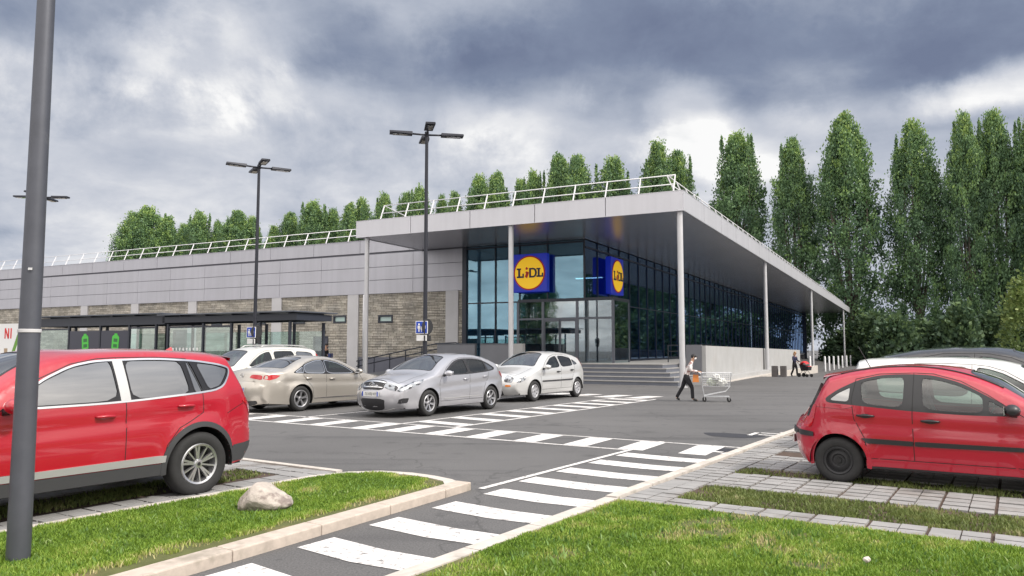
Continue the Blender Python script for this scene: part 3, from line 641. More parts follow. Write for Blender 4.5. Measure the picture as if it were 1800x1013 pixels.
# illuminated-box store signs
def circle(r, n=64, cx=0, cy=0): return [(cx+r*math.cos(2*math.pi*i/n), cy+r*math.sin(2*math.pi*i/n)) for i in range(n)]
def slab_L(x, s, T, b, m):      # letters drawn as polygons with slab serifs
    h = .44*s; w = .36*s; k = .105*s; e = .075*s
    b.prism([(x, -h/2), (x+w, -h/2), (x+w, -h/2+.2*s), (x+w-e, -h/2+.2*s), (x+w-e, -h/2+e*1.1), (x+.07*s+k, -h/2+e*1.1), (x+.07*s+k, h/2-e), (x+.04*s+k*1.7, h/2-e), (x+.04*s+k*1.7, h/2), (x, h/2), (x, h/2-e), (x+.07*s, h/2-e), (x+.07*s, -h/2+e*1.1), (x, -h/2+e*1.1)], 0, .012, m, T)
def slab_D(x, s, T, b, m):
    h = .44*s; n = 10; out = [(x, -h/2), (x+.2*s, -h/2)]+[(x+.2*s+.19*s*math.cos(a), h/2*math.sin(a)) for a in [-math.pi/2+math.pi*i/n for i in range(1, n)]]+[(x+.2*s, h/2), (x, h/2)]
    inn = [(x+.1*s, -h/2+.08*s), (x+.2*s, -h/2+.08*s)]+[(x+.2*s+.09*s*math.cos(a), (h/2-.08*s)*math.sin(a)) for a in [-math.pi/2+math.pi*i/n for i in range(1, n)]]+[(x+.2*s, h/2-.08*s), (x+.1*s, h/2-.08*s)]
    N = len(out)
    vs = [T @ Vector((*p, .012)) for p in out]+[T @ Vector((*p, .012)) for p in inn]
    b.add(vs, [(i, (i+1)%N, N+(i+1)%N, N+i) for i in range(N)], m)
def logo_sign(label, X, Y, z, size, rz):
    t = sthing('store_sign', label, 'sign', X, Y, z, 'logo signs on the entrance corner', rz)
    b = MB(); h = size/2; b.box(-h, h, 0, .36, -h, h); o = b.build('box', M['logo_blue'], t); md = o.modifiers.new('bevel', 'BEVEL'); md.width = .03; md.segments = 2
    T = lambda d: Matrix.Translation((0, -d, 0)) @ Matrix.Rotation(math.pi/2, 4, 'X')
    b = MB(); b.prism(circle(h*.90), 0, .012, None, T(.012)); b.build('red_ring', M['red_sign'], t)
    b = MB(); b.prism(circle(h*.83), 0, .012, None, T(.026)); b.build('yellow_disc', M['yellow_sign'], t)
    s = size*.58; b = MB(); Tm = T(.04)
    for fn, x0, k in ((slab_L, -.62*s, 1), (slab_D, 0., 1), (slab_L, .36*s, .93)):
        b = MB(); fn(x0, s*k, Tm, b, 0); b.build('letter', M['navy'], t)
    b = MB()
    b.prism([(-.22*s, -.16*s), (-.10*s, -.24*s), (.0*s, .02*s), (-.13*s, .08*s), (-.2*s, .03*s), (-.15*s, -.0*s), (-.19*s, -.12*s)], 0, .012, None, T(.045))
    b.prism([(-.12*s+.075*s*math.cos(a), .20*s+.075*s*math.sin(a)) for a in [2*math.pi*i/4+.3 for i in range(4)]], 0, .012, None, T(.045))
    b.build('letter', M['red_sign'], t)
    return t
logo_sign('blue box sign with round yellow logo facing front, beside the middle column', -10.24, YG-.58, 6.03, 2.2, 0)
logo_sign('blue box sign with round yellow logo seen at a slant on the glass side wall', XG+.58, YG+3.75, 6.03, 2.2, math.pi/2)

# entrance steps, parapets, ramps
t = sthing('entrance_steps', 'grey entrance steps with pale treads in front of the glass doors', 'steps', -6, 2, 0)
for i in range(5):
    y0 = -.45+.42*i; xr = 5.45-.30*i; z0, z1 = .19*i, .19*(i+1)
    b = MB(); b.box(-9.5, xr, y0, 4.2, z0-(.1 if i == 0 else 0), z1-.045); s = b.build('step', M['step_riser'], t)
    b = MB(); b.box(-9.5, xr+.02, y0-.03, 4.2, z1-.045, z1 if i < 4 else z1); b.build('tread', M['step_tread'], s)
t = sthing('entrance_platform', 'paved raised platform under the canopy before the glass front', 'platform', 0, 0, 0)
b = MB(); b.box(-14.9, -1.5, 6.21, YG+.04, -.1, ZP-.006); b.box(XG, -1.5, YG+.04, 46, -1.1, ZP-.006); b.build('slab', M['step_tread'], t)
for (x0, x1, lab) in ((-14.3, -11.9, 'dark grey parapet wall beside the ramp, left of the thin column'), (-11.55, -9.0, 'dark grey parapet wall with a pale end, beside the steps left of the doors')):
    t = sthing('parapet_wall', lab, 'wall', (x0+x1)/2, 2.6, 0); h = (x1-x0)/2
    b = MB(); b.box(-h, h-(.55 if x1 > -10 else 0), 0, .2, -.05, 1.95); b.build('wall', M['grey_wall'], t)
    if x1 > -10: b = MB(); b.box(h-.55, h, -.05, .28, -.05, 1.97); b.build('end_post', M['render'], t)
    b = MB(); b.box(-h-.01, h-(.56 if x1 > -10 else -.01), -.03, .23, 1.95, 1.985); b.build('coping', M['frame_grey'], t)
t = sthing('ramp_railing', 'dark double handrail rising along the ramp by the stone wall', 'railing', -18, 4.2, 0)
for dz in (0, -.32):
    b = MB(); b.tube([(-3.2, 0, .95+dz), (2.6, 0, 2.0+dz), (3.9, 0, 2.05+dz), (4.5, 0, 1.9+dz), (4.65, 0, 1.4+dz*.5)], .035, 8); b.build('handrail', M['frame_dark'], t, smooth=True)
for i in range(6):
    b = MB(); x = -3.0+1.15*i; b.bar((x, 0, -.2), (x, 0, .95+(x+3.2)*.181), .045); b.build('post', M['frame_dark'], t)
t = sthing('ramp_slab', 'low concrete ramp against the dark plinth of the stone wall', 'ramp', -18, 4.2, 0)
b = MB(); b.add([(-4, -.2, -.05), (3.6, -.2, -.05), (3.6, 2.2, -.05), (-4, 2.2, -.05), (-4, -.2, 0), (3.6, -.2, .95), (3.6, 2.2, .95), (-4, 2.2, 0)], [(3,2,1,0),(4,5,6,7),(0,1,5,4),(1,2,6,5),(2,3,7,6),(3,0,4,7)]); b.build('slab', M['grey_wall'], t)
b = MB(); b.box(HALL, -22.9, YG-3.2, YG+.06, -.1, .2)
o = b.build('pavement', M['step_tread']); o.location = (BO[0], BO[1], 0); o.rotation_euler = (0, 0, -BA); tag(o, kind='structure')
# right-hand ramp wall on its low base
t = sthing('ramp_wall', 'long pale grey ramp wall on a low base to the right of the entrance steps', 'wall', -.3, 6, 0)
b = MB()
def slope_wall(b, x0, x1, ya, yb, z0, za, zb): b.add([(x0,ya,z0),(x1,ya,z0),(x1,yb,z0),(x0,yb,z0),(x0,ya,za),(x1,ya,za),(x1,yb,zb),(x0,yb,zb)], [(0,3,2,1),(4,5,6,7),(0,1,5,4),(1,2,6,5),(2,3,7,6),(3,0,4,7)])
slope_wall(b, -.2, 0, 0, 17.2, -1.2, 1.86, 1.74); slope_wall(b, -.2, 0, 17.9, 38, -1.2, 1.74, 1.60); b.build('wall', M['render'], t)
b = MB(); b.box(-1.0, -.21, -.06, .16, -.1, 1.9); b.build('return_wall', M['grey_wall'], t)
b = MB(); b.box(.002, .62, -.6, 22.5, -1.2, .24); b.box(.002, .9, -3.2, -.61, -.1, .36); b.build('base', M['render'], t)
b = MB(); b.box(.62, .95, -3.3, 44, -1.3, .03); b.build('kerb', M['concrete'], t)
t = sthing('ramp_fence', 'short dark railing between the thick white column and the ramp wall', 'railing', -2.2, 9, ZP)
b = MB()
for z in (.3, .62, .95): b.tube([(-.9, 0, z), (1.5, 0, z)], .03, 6)
for x in (-.9, .3, 1.5): b.bar((x, 0, 0), (x, 0, .97), .05)
b.build('rails', M['frame_dark'], t)
# bollards at the far end of the side front
bo = sthing('bollard', 'white metal bollard in the row under the far end of the canopy', 'bollard', .55, 50, 0, 'white bollards under the far canopy end')
b = MB(); b.lathe([(0, 0), (.11, 0), (.11, 1.75), (.08, 1.82), (0, 1.83)], n=12); b.build('post', M['white_metal'], bo, smooth=True, sharp=50)
for i, (Y, X) in enumerate([(46.5, .3), (58, .6), (63, .6), (69, .6), (76, .6), (83, .6), (91, .6), (100, .6)]):
    o = bo if i == 0 else copy_tree(bo); x, y = bld(X, Y); o.location = (x, y, ground_z(x, y)-.15)
t = thing('stone_planter', 'small dark stone block pair on the ground left of the pram', 'block', gp(1370, 664, -.05)+(ground_z(*gp(1370, 664, -.05)),), -BA)
b = MB(); b.box(-.42, -.08, -.2, .2, 0, .66); b.box(.08, .42, -.2, .2, 0, .66); b.build('blocks', mat('dark_block', (.12,.11,.11), .8, noise=(4,.2)), t)
b = MB(); b.box(-.08, .08, -.16, .16, 0, .1); b.build('foot', M['grey_wall'], t)
# ------------------------------------------------------------------ cars
def catmull(pts, n=6):
    """open spline through (x,z) points; a third value of 1 marks a corner"""
    P = [Vector((p[0], p[1])) for p in pts]; C = [len(p) > 2 for p in pts]; out = []
    for i in range(len(P)-1):
        p1, p2 = P[i], P[i+1]
        p0 = P[i-1] if i > 0 and not C[i] else p1-(p2-p1)
        p3 = P[i+2] if i+2 < len(P) and not C[i+1] else p2+(p2-p1)
        for k in range(n):
            t = k/n; t2, t3 = t*t, t*t*t
            out.append(tuple(.5*((2*p1)+(p2-p0)*t+(2*p0-5*p1+4*p2-p3)*t2+(3*p1-p0-3*p2+p3)*t3)))
    out.append(tuple(P[-1])); return out
def chaikin(poly, n=2, k=.22):
    for _ in range(n):
        o = []
        for i in range(len(poly)):
            a, b = poly[i], poly[(i+1)%len(poly)]
            o.append((a[0]+(b[0]-a[0])*k, a[1]+(b[1]-a[1])*k)); o.append((a[0]+(b[0]-a[0])*(1-k), a[1]+(b[1]-a[1])*(1-k)))
        poly = o
    return poly
def subdiv(poly, step, closed=True):
    o = []; n = len(poly)
    for i in range(n if closed else n-1):
        a, b = poly[i], poly[(i+1)%n]; L = math.dist(a, b); k = max(1, int(math.ceil(L/step)))
        for j in range(k): o.append((a[0]+(b[0]-a[0])*j/k, a[1]+(b[1]-a[1])*j/k))
    if not closed: o.append(poly[-1])
    return o
def cdt(outlines, extra):
    pts = []; edges = []
    for pl in outlines:
        o = len(pts); pts += [Vector(p) for p in pl]; n = len(pl); edges += [(o+i, o+(i+1)%n) for i in range(n)]
    if edges:
        A = np.array([pts[a] for a, b in edges]); B = np.array([pts[b] for a, b in edges]); AB = B-A; den = np.maximum((AB**2).sum(1), 1e-12)
        for p in extra:
            t = np.clip(((np.array(p)-A)*AB).sum(1)/den, 0, 1); d = (((A+AB*t[:,None])-np.array(p))**2).sum(1).min()
            if d > .013**2: pts.append(Vector(p))
    r = mgeo.delaunay_2d_cdt(pts, edges, [], 0, 1e-5)
    V = np.array([tuple(v) for v in r[0]]); F = np.array([tuple(f) for f in r[2]]); return V, F
class Shape:
    def __init__(s, sp):
        s.__dict__.update(sp); s.up = catmull(s.upper, 7)
        s.U = np.array(s.up); s.xref = (s.xf+s.xr)/2
        d = np.diff(s.U, axis=0); s.seg = np.sqrt((d**2).sum(1)); s.S = np.concatenate([[0], np.cumsum(s.seg)])
        t = np.gradient(s.U, axis=0); t /= np.sqrt((t**2).sum(1))[:,None]; s.Nn = np.stack([-t[:,1], t[:,0]], 1)
        s.Ws = s.W(s.U[:,0], s.U[:,1])
        bx = [(s.s_at(x, z), b) for x, z, b in s.bulge]; bx.sort(); s.Bs = np.interp(s.S, [b[0] for b in bx], [b[1] for b in bx])
    def dist(s, x, z):
        P = np.stack([x, z], 1)[:,None,:]; A = s.U[None,:-1]; AB = (s.U[1:]-s.U[:-1])[None]
        t = np.clip(((P-A)*AB).sum(2)/np.maximum((AB**2).sum(2), 1e-9), 0, 1); return np.sqrt((((A+AB*t[:,:,None])-P)**2).sum(2)).min(1)
    def W(s, x, z):
        x = np.atleast_1d(np.asarray(x, float)); z = np.atleast_1d(np.asarray(z, float))
        wb = np.interp(x, [p[0] for p in s.plan], [p[1] for p in s.plan])*s.width/2
        b = np.interp(x, [p[0] for p in s.belt], [p[1] for p in s.belt]); u = np.clip((z-s.zb)/(b-s.zb), 0, 1)
        w = wb*(1-.055*(1-u)**2.5-.03*u**3)
        a = np.maximum(z-b, 0); w = w-s.tum*a-.25*a*a
        for xc in (s.xf, s.xr):
            rho = np.sqrt((x-xc)**2+(z-s.rw)**2); w = w+s.flare*np.exp(-((rho-s.ra)/.09)**2)*(z < b)
        if s.crease: 
            zc = np.interp(x, [p[0] for p in s.crease], [p[1] for p in s.crease]); e = z-zc
            w = w-.016*np.exp(-((e+.055)/.05)**2)*np.clip((x-s.crease[0][0])/.3, 0, 1)*np.clip((s.crease[-1][0]-x)/.2, 0, 1)
        r = np.interp(x, [0, .5, s.length*.4, s.length-.5, s.length], [.085, .085, .075, .075, .085])
        k = np.clip(s.dist(x, z)/r, 0, 1); w = w-r*(1-np.sqrt(np.maximum(0, 1-(1-k)**2)))
        return np.maximum(w, .05)
    def s_at(s, x, z): return float(s.S[((s.U-np.array([x, z]))**2).sum(1).argmin()])
    def side(s, x, z, sg=1, off=0.):
        return (s.xref-x, sg*(float(s.W(x, z)[0])+off), z)
    def band(s, S, v, off=0.):
        S = np.atleast_1d(S); v = np.atleast_1d(v)
        px, pz = np.interp(S, s.S, s.U[:,0]), np.interp(S, s.S, s.U[:,1]); nx, nz = np.interp(S, s.S, s.Nn[:,0]), np.interp(S, s.S, s.Nn[:,1])
        b = np.interp(S, s.S, s.Bs)*(1-np.abs(v)**2.4)+off
        return np.stack([s.xref-(px+nx*b), v*np.interp(S, s.S, s.Ws), pz+nz*b], 1)
    def side_patch(s, mb, poly, off, sg, m=None, step=.07, grow=.012):
        if hasattr(s, 'fx'): poly = [(s.fx(x), z) for x, z in poly]
        poly = subdiv(poly, step); P = np.array(poly); lo, hi = P.min(0), P.max(0); ex = []
        for x in np.arange(lo[0]+step/2, hi[0], step):
            for z in np.arange(lo[1]+step/2, hi[1], step):
                if pip(np.array([x]), np.array([z]), poly)[0]: ex.append((x, z))
        V, F = cdt([poly], ex); c = V[F].mean(1); F = F[pip(c[:,0], c[:,1], poly)]
        w = s.W(V[:,0], V[:,1]); vs = [(s.xref-a[0], sg*(b+off), a[1]) for a, b in zip(V, w)]
        mb.add(vs, [tuple(f) if sg < 0 else tuple(f[::-1]) for f in F], m)
        n = len(poly); wp = s.W(P[:,0], P[:,1]); o = [(s.xref-a[0], sg*(b+off), a[1]) for a, b in zip(poly, wp)]+[(s.xref-a[0], sg*(b-.012), a[1]) for a, b in zip(poly, wp)]
        mb.add(o, [(i, (i+1)%n, n+(i+1)%n, n+i) for i in range(n)], m)
    def side_line(s, mb, pts, sg, wd=.008, off=.0015, m=None):
        if hasattr(s, 'fx'): pts = [(s.fx(x), z) for x, z in pts]
        pts = subdiv(pts, .06, False); n = len(pts); vs = []; 
        for i in range(n):
            a = np.array(pts[max(i-1, 0)]); b = np.array(pts[min(i+1, n-1)]); t = (b-a)/max(1e-6, np.linalg.norm(b-a)); nn = np.array([-t[1], t[0]])*wd/2; p = np.array(pts[i])
            for q in (p+nn, p-nn): vs.append(s.side(q[0], q[1], sg, off))
        mb.add(vs, [(2*i, 2*i+1, 2*i+3, 2*i+2) for i in range(n-1)], m)
    def band_patch(s, mb, poly, off, m=None, step=.08):
        k = .7; sc = [(a, v*k) for a, v in poly]; sc = subdiv(sc, step); P = np.array(sc); lo, hi = P.min(0), P.max(0); ex = []
        for x in np.arange(lo[0]+step/2, hi[0], step):
            for z in np.arange(lo[1]+step/2, hi[1], step):
                if pip(np.array([x]), np.array([z]), sc)[0]: ex.append((x, z))
        V, F = cdt([sc], ex); c = V[F].mean(1); F = F[pip(c[:,0], c[:,1], sc)]
        mb.add([tuple(p) for p in s.band(V[:,0], V[:,1]/k, off)], [tuple(f) for f in F], m)
        n = len(sc); mb.add([tuple(p) for p in s.band(P[:,0], P[:,1]/k, off)]+[tuple(p) for p in s.band(P[:,0], P[:,1]/k, -.012)], [(i, (i+1)%n, n+(i+1)%n, n+i) for i in range(n)], m)
    def fs(s, z): # arc length on the front face at a height
        i = [k for k in range(len(s.U)) if s.U[k,0] < s.length*.25]; j = min(i, key=lambda k: abs(s.U[k,1]-z)); return float(s.S[j])
    def rs_(s, z):
        i = [k for k in range(len(s.U)) if s.U[k,0] > s.length*.78]; j = min(i, key=lambda k: abs(s.U[k,1]-z)); return float(s.S[j])
    def ts(s, x): # arc length along the top at x
        i = [k for k in range(len(s.U)) if s.U[k,1] > .62]; j = min(i, key=lambda k: abs(s.U[k,0]-x)); return float(s.S[j])

CM = {}
def paint(name, c, metal=.0, rough=.32, coat=1.):
    if name not in CM: CM[name] = mat('paint_'+name, c, rough, metal, coat, noise=(.9,.03))
    return CM[name]
def car_mats():
    CM['tyre'] = mat('tyre', (.022,.022,.023), .8, noise=(14,.2)); CM['alloy'] = mat('alloy', (.58,.58,.60), .28, .85); CM['steel'] = mat('steel_wheel', (.03,.03,.033), .5, .3)
    CM['hubcap'] = mat('hubcap', (.50,.50,.52), .35, .5); CM['dark'] = mat('wheel_dark', (.012,.012,.013), .7); CM['trim'] = mat('black_trim', (.022,.022,.025), .42); CM['gloss_black'] = mat('gloss_black', (.012,.012,.014), .12)
    CM['clad'] = mat('grey_cladding', (.045,.046,.05), .55); CM['silver_trim'] = mat('silver_trim', (.45,.45,.45), .35, .4); CM['seat'] = mat('seat_cloth', (.05,.05,.055), .8); CM['dash'] = mat('dash', (.03,.03,.033), .6)
    CM['glass'] = glass('car_glass', (.42,.55,.50), .05); CM['tint'] = glass('tinted_glass', (.05,.06,.06), .27); CM['screen'] = glass('windscreen_glass', (.30,.37,.37), .20)
    CM['red_lens'] = mat('red_lens', (.42,.006,.012), .12, coat=1); CM['clear_lens'] = mat('lamp_lens', (.30,.32,.35), .10, .6, coat=1, two=((.03,.03,.035), 9, .5, .56)); CM['amber'] = mat('amber_lens', (.65,.18,.01), .2)
    CM['plate'] = mat('plate_white', (.70,.70,.68), .45); CM['plate_blue'] = mat('plate_blue', (.01,.05,.35), .45); CM['plate_ink'] = mat('plate_ink', (.02,.02,.025), .6)
car_mats()
def wheel(root, x, sg, y, sp):
    r, tw = sp['rw'], sp['tw']; n = 40
    t = MB(); h = tw/2; ri = r*sp.get('rim', .66)
    t.lathe([(ri, -h*.82), (ri+.015, -h*.95), (r-.05, -h), (r-.018, -h*.86), (r, -h*.55), (r, -h*.2), (r-.006, -h*.18), (r-.006, -h*.1), (r, -h*.08), (r, h*.55), (r-.018, h*.86), (r-.05, h), (ri+.015, h*.95), (ri, h*.82)], axis='y', n=n)
    w = t.build('wheel', CM['tyre'], root, smooth=True, sharp=50); w.location = (x, y, r)
    b = MB(); k = sg; o = h*.82*k           # outer face side
    b.lathe([(ri+.004, o), (ri-.008, o+.012*k), (ri-.028, o+.004*k), (ri-.035, o-.05*k), (ri-.05, -h*.7*k)], axis='y', n=n, m=0)
    b.lathe([(0, o-.085*k), (ri-.03, o-.085*k)], axis='y', n=n, m=1)
    st = sp['style']
    def spoke(a, w0, w1, r0, r1, m=0, y0=-.02, y1=-.008):
        c, s_ = math.cos(a), math.sin(a); P = lambda rr, ww, yy: (rr*c-ww*s_, o+yy*k, rr*s_+ww*c)
        b.add([P(r0,-w0,y0), P(r0,w0,y0), P(r1,w1,y1), P(r1,-w1,y1), P(r0,-w0*1.1,y0-.035), P(r0,w0*1.1,y0-.035), P(r1,w1*1.1,y1-.035), P(r1,-w1*1.1,y1-.035)], [(0,1,2,3),(0,4,5,1),(1,5,6,2),(2,6,7,3),(3,7,4,0)], m)
    if st == 'steel':
        b.lathe([(0, o-.045*k), (.07, o-.045*k), (.085, o-.03*k), (.10, o-.03*k), (.135, o-.05*k), (.165, o-.05*k), (ri-.03, o-.03*k)], axis='y', n=n, m=0)
        for i in range(12):
            a = 2*math.pi*i/12; b.lathe([(0, o-.043*k), (.017, o-.043*k)], (.148*math.cos(a), 0, .148*math.sin(a)), 'y', 8, 1)
        b.lathe([(0, o-.02*k), (.035, o-.02*k), (.04, o-.044*k)], axis='y', n=16, m=1); ms = [CM['steel'], CM['dark']]
    else:
        N = sp['spokes']
        for i in range(N):
            a = 2*math.pi*i/N+.2
            if sp.get('twin'):
                for da in (-.20, .20): spoke(a+da*.5, .010, .013, .05, ri-.02, 0); 
                if sp['twin'] == 2: spoke(a+math.pi/N, .008, .009, .05, ri-.02, 0)
            else: spoke(a, .030, sp.get('sw', .026), .04, ri-.02, 0)
        b.lathe([(0, o-.004*k), (.045, o-.008*k), (.062, o-.03*k), (.066, o-.06*k)], axis='y', n=20, m=0)
        b.lathe([(0, o-.002*k), (.022, o-.003*k)], axis='y', n=12, m=1)
        ms = [CM['hubcap'] if st == 'hubcap' else CM['alloy'], CM['dark']]
    b.build('rim', ms, w, smooth=True, sharp=35)
def make_car(name, sp, label, cat, pos, heading, pm, group=None, scale=1., detail=True):
    s = Shape(sp); root = thing(name, label, cat, pos, heading, group); root.scale = (scale,)*3
    L = s.length; xr_ = s.xref
    # side: outline with the wheel arches cut out
    up = s.up; low = []
    def arc(xc):
        a0 = math.asin(max(-1, min(1, (s.zb-s.rw)/s.ra))); n = 22; a1 = math.pi-a0
        return [(xc+s.ra*math.cos(a0+(a1-a0)*i/n), s.rw+s.ra*math.sin(a0+(a1-a0)*i/n)) for i in range(n+1)]
    low = arc(s.xr)+arc(s.xf)
    outline = list(up)+subdiv([up[-1]]+low+[up[0]], .09, False)[1:-1]
    wins = [(k, chaikin(p, 2, .14)) for k, p in s.windows]; doors = [p for p in s.doors]
    dlo = chaikin(s.dlo, 2, .18) if s.dlo else None
    polys = [subdiv(outline, .2)]+[subdiv(p, .06) for k, p in wins]+[subdiv(p, .08) for p in doors]
    if dlo: polys.append(subdiv(dlo, .06))
    ex = []; st = .055
    for x in np.arange(.02, L, st):
        for z in np.arange(s.zb+.02, s.height, st): ex.append((x+.011*math.sin(z*70), z))
    for f in (.04, .14, .32, .58, .85):
        for i in range(0, len(s.U), 1):
            r = .085*f; p = s.U[i]-s.Nn[i]*r; ex.append(tuple(p))
    V, F = cdt(polys, ex); c = V[F].mean(1); ok = pip(c[:,0], c[:,1], polys[0])
    cls = np.zeros(len(F), int)     # 0 body, 1 dark window band, 10+ windows, 30+ doors
    for i, p in enumerate(doors): cls[pip(c[:,0], c[:,1], p) & (cls == 0)] = 30+i
    if dlo is not None: cls[pip(c[:,0], c[:,1], dlo)] = 1
    for i, (k, p) in enumerate(wins): cls[pip(c[:,0], c[:,1], p)] = 10+i
    cls[~ok] = -1; w = s.W(V[:,0], V[:,1])
    body = MB()
    for sg in (1, -1):
        vs = np.stack([xr_-V[:,0], sg*w, V[:,1]], 1)
        fl = (lambda f: tuple(f)) if sg < 0 else (lambda f: tuple(f[::-1]))
        body.add(vs, [fl(f) for f in F[cls == 0]], 0)
        if (cls == 1).any(): body.add(vs, [fl(f) for f in F[cls == 1]], 2)
        for i, (k, p) in enumerate(wins):
            g = MB(); v2 = vs.copy(); v2[:,1] -= sg*.006; g.add(v2, [fl(f) for f in F[cls == 10+i]])
            g.build('window', CM[k], root, smooth=True, fix=False, merge=1e-4)
            if s.chrome == 1:
                rim = p+[p[0]]; s.side_line(body, rim, sg, .016, .004, 3)
            else: s.side_line(body, p+[p[0]], sg, .014, .002, 2)
        if s.chrome == 2: s.side_line(body, dlo+[dlo[0]], sg, .020, .004, 3)
        for i, p in enumerate(doors):
            g = MB(); g.add(vs, [fl(f) for f in F[cls == 30+i]], 0)
            d = g.build('door', pm, root, smooth=True, fix=False, merge=1e-4)
            hx, hz = s.handles[i]; h = MB(); a = s.side(hx-.085, hz, sg, .028); e = s.side(hx+.085, hz, sg, .028)
            h.tube([s.side(hx-.10, hz, sg, .004), a, s.side(hx, hz+.004, sg, .036), e, s.side(hx+.10, hz, sg, .004)], [.012,.015,.016,.015,.012], 8)
            hd = h.build('handle', CM[s.handle_m] if s.handle_m else pm, d, smooth=True)
            r_ = MB(); s.side_patch(r_, [(hx+.075*math.cos(t), hz-.004+.028*math.sin(t)) for t in [2*math.pi*j/14 for j in range(14)]], .0015, sg); r_.build('handle_recess', CM['trim'] if s.handle_m else pm, d, smooth=True)
            s.side_line(body, p+[p[0]], sg, .009, .0012, 1)
    # band over the top, front to rear
    K = .7; base = [(a, K) for a in s.S]+[(a, -K) for a in s.S[::-1]]
    def strip(a, b, va, vb): return [(a, va*K), (b, vb*K), (b, -vb*K), (a, -va*K)]
    scr = strip(s.s_at(*s.screen[0]), s.s_at(*s.screen[1]), s.screen[2], s.screen[3]); rwn = strip(s.s_at(*s.rear[0]), s.s_at(*s.rear[1]), s.rear[2], s.rear[3])
    def roundp(p): return subdiv(chaikin(subdiv(p, .4), 2, .2), .07)
    scr, rwn = roundp(scr), roundp(rwn)
    ex = []
    for a in np.arange(.05, s.S[-1], .065):
        for v in np.linspace(-.94, .94, 23): ex.append((a+.006*math.sin(9*v), v*K))
    V2, F2 = cdt([base, scr, rwn], ex); c = V2[F2].mean(1)
    c1 = pip(c[:,0], c[:,1], scr); c2 = pip(c[:,0], c[:,1], rwn); P3 = s.band(V2[:,0], V2[:,1]/K)
    body.add(P3, [tuple(f) for f in F2[~(c1|c2)]], 0)
    for m_, cc, nm, km in ((CM['screen'], c1, 'windscreen', .006), (CM[s.rear_glass], c2, 'rear_window', .004)):
        g = MB(); g.add(s.band(V2[:,0], V2[:,1]/K, -km), [tuple(f) for f in F2[cc]]); g.build(nm, m_, root, smooth=True, fix=False, merge=1e-4)
    for pl in (scr, rwn):       # black ceramic edge
        n = len(pl); A = np.array(pl); ct = A.mean(0); inner = A+(ct-A)*np.array([.055, .05]); 
        body.add(list(s.band(A[:,0], A[:,1]/K, .0015))+list(s.band(inner[:,0], inner[:,1]/K, .0015)), [(i, (i+1)%n, n+(i+1)%n, n+i) for i in range(n)], 2)
    if s.bonnet:
        sa, sb, v = s.ts(s.bonnet[0]), s.ts(s.bonnet[1]), s.bonnet[2]
        for v0 in (v, -v): 
            Q = np.linspace(sa, sb, 24); body.add(np.concatenate([s.band(Q, np.full(24, v0), .001), s.band(Q, np.full(24, v0*.985), .001)]), [(i, i+1, 25+i, 24+i) for i in range(23)], 1)
        Q = np.linspace(-v, v, 24); body.add(np.concatenate([s.band(np.full(24, sa), Q, .001), s.band(np.full(24, sa+.008), Q, .001)]), [(i, i+1, 25+i, 24+i) for i in range(23)], 1)
    o = body.build('body', [pm, CM['dark'], CM[s.band_m], CM['chrome'] if 'chrome' in CM else M['chrome']], root, smooth=True, fix=False, merge=6e-4)
    o.data.set_sharp_from_angle(angle=R(50))
    # underside and wheel housings
    u = MB(); hw = s.width/2
    u.box(-(L-.25-xr_), xr_-.25, -hw*.62, hw*.62, s.zb-.02, s.zb+.08)
    u.box(-(s.xr-s.ra-.03-xr_), xr_-s.xf-s.ra-.03, -hw*.93, hw*.93, s.zb-.01, s.zb+.10)
    u.box(-(L-.2-xr_), -(s.xr+s.ra+.03-xr_), -hw*.84, hw*.84, s.zb-.005, s.zb+.1); u.box(xr_-s.xf+s.ra+.03, xr_-.18, -hw*.82, hw*.82, s.zb-.005, s.zb+.1)
    for xc in (s.xf, s.xr):
        for sg in (1, -1):
            wy = float(s.W(xc, s.rw+s.ra+.01)[0]); n = 18; vs = []
            for yy in (wy-.012, hw-.42):
                for i in range(n+1):
                    a = -.12+(math.pi+.24)*i/n; vs.append((xr_-xc+s.ra*math.cos(a)*1.002, sg*yy, s.rw+s.ra*math.sin(a)*1.002))
            u.add(vs, [(i, i+1, n+2+i, n+1+i) for i in range(n)]+[tuple(range(n+1, 2*n+2))])
    u.build('underbody', CM['dark'], root)
    # inside: floor, dashboard, wheel, seats
    b = MB(); b.box(-(s.cab[1]-xr_), xr_-s.cab[0], -hw*.84, hw*.84, s.zb+.12, s.zb+.2); b.build('cabin_floor', CM['dash'], root)
    if detail:
        b = MB(); zt = s.belt[1][1]-.06; xd = s.cab[0]+.1
        b.add([(xr_-xd+.25, y, z) for y in (-hw*.8, hw*.8) for z in (.5, zt)]+[(xr_-xd-.32, y, z) for y in (-hw*.8, hw*.8) for z in (.55, zt-.1)], [(0,1,3,2),(4,6,7,5),(1,5,7,3),(0,4,5,1),(2,3,7,6)]); b.build('dashboard', CM['dash'], root)
        b = MB(); cx, cy, cz = xr_-xd-.42, .36, zt-.04
        b.tube([(cx+.07*math.sin(a)*1., cy+.18*math.cos(a), cz+.17*math.sin(a)) for a in [2*math.pi*i/20 for i in range(21)]], .014, 6); b.bar((cx, cy-.17, cz), (cx, cy+.17, cz), .03); b.bar((cx, cy, cz), (cx+.3, cy, cz-.1), .04); b.build('steering_wheel', CM['dash'], root, smooth=True)
        for xs in s.seats:
            for y in (-.36, .36):
                b = MB(); X0 = xr_-xs; zf = s.zb+.28
                b.add(*loft_seat(X0, y, zf, s.height)); b.build('seat', CM['seat'], root, smooth=True, sharp=50)
    # wheels
    for xc in (s.xf, s.xr):
        for sg in (1, -1): wheel(root, xr_-xc, sg, sg*(hw-s.tw/2-.012), sp)
    # mirrors
    mx, mz = s.mirror
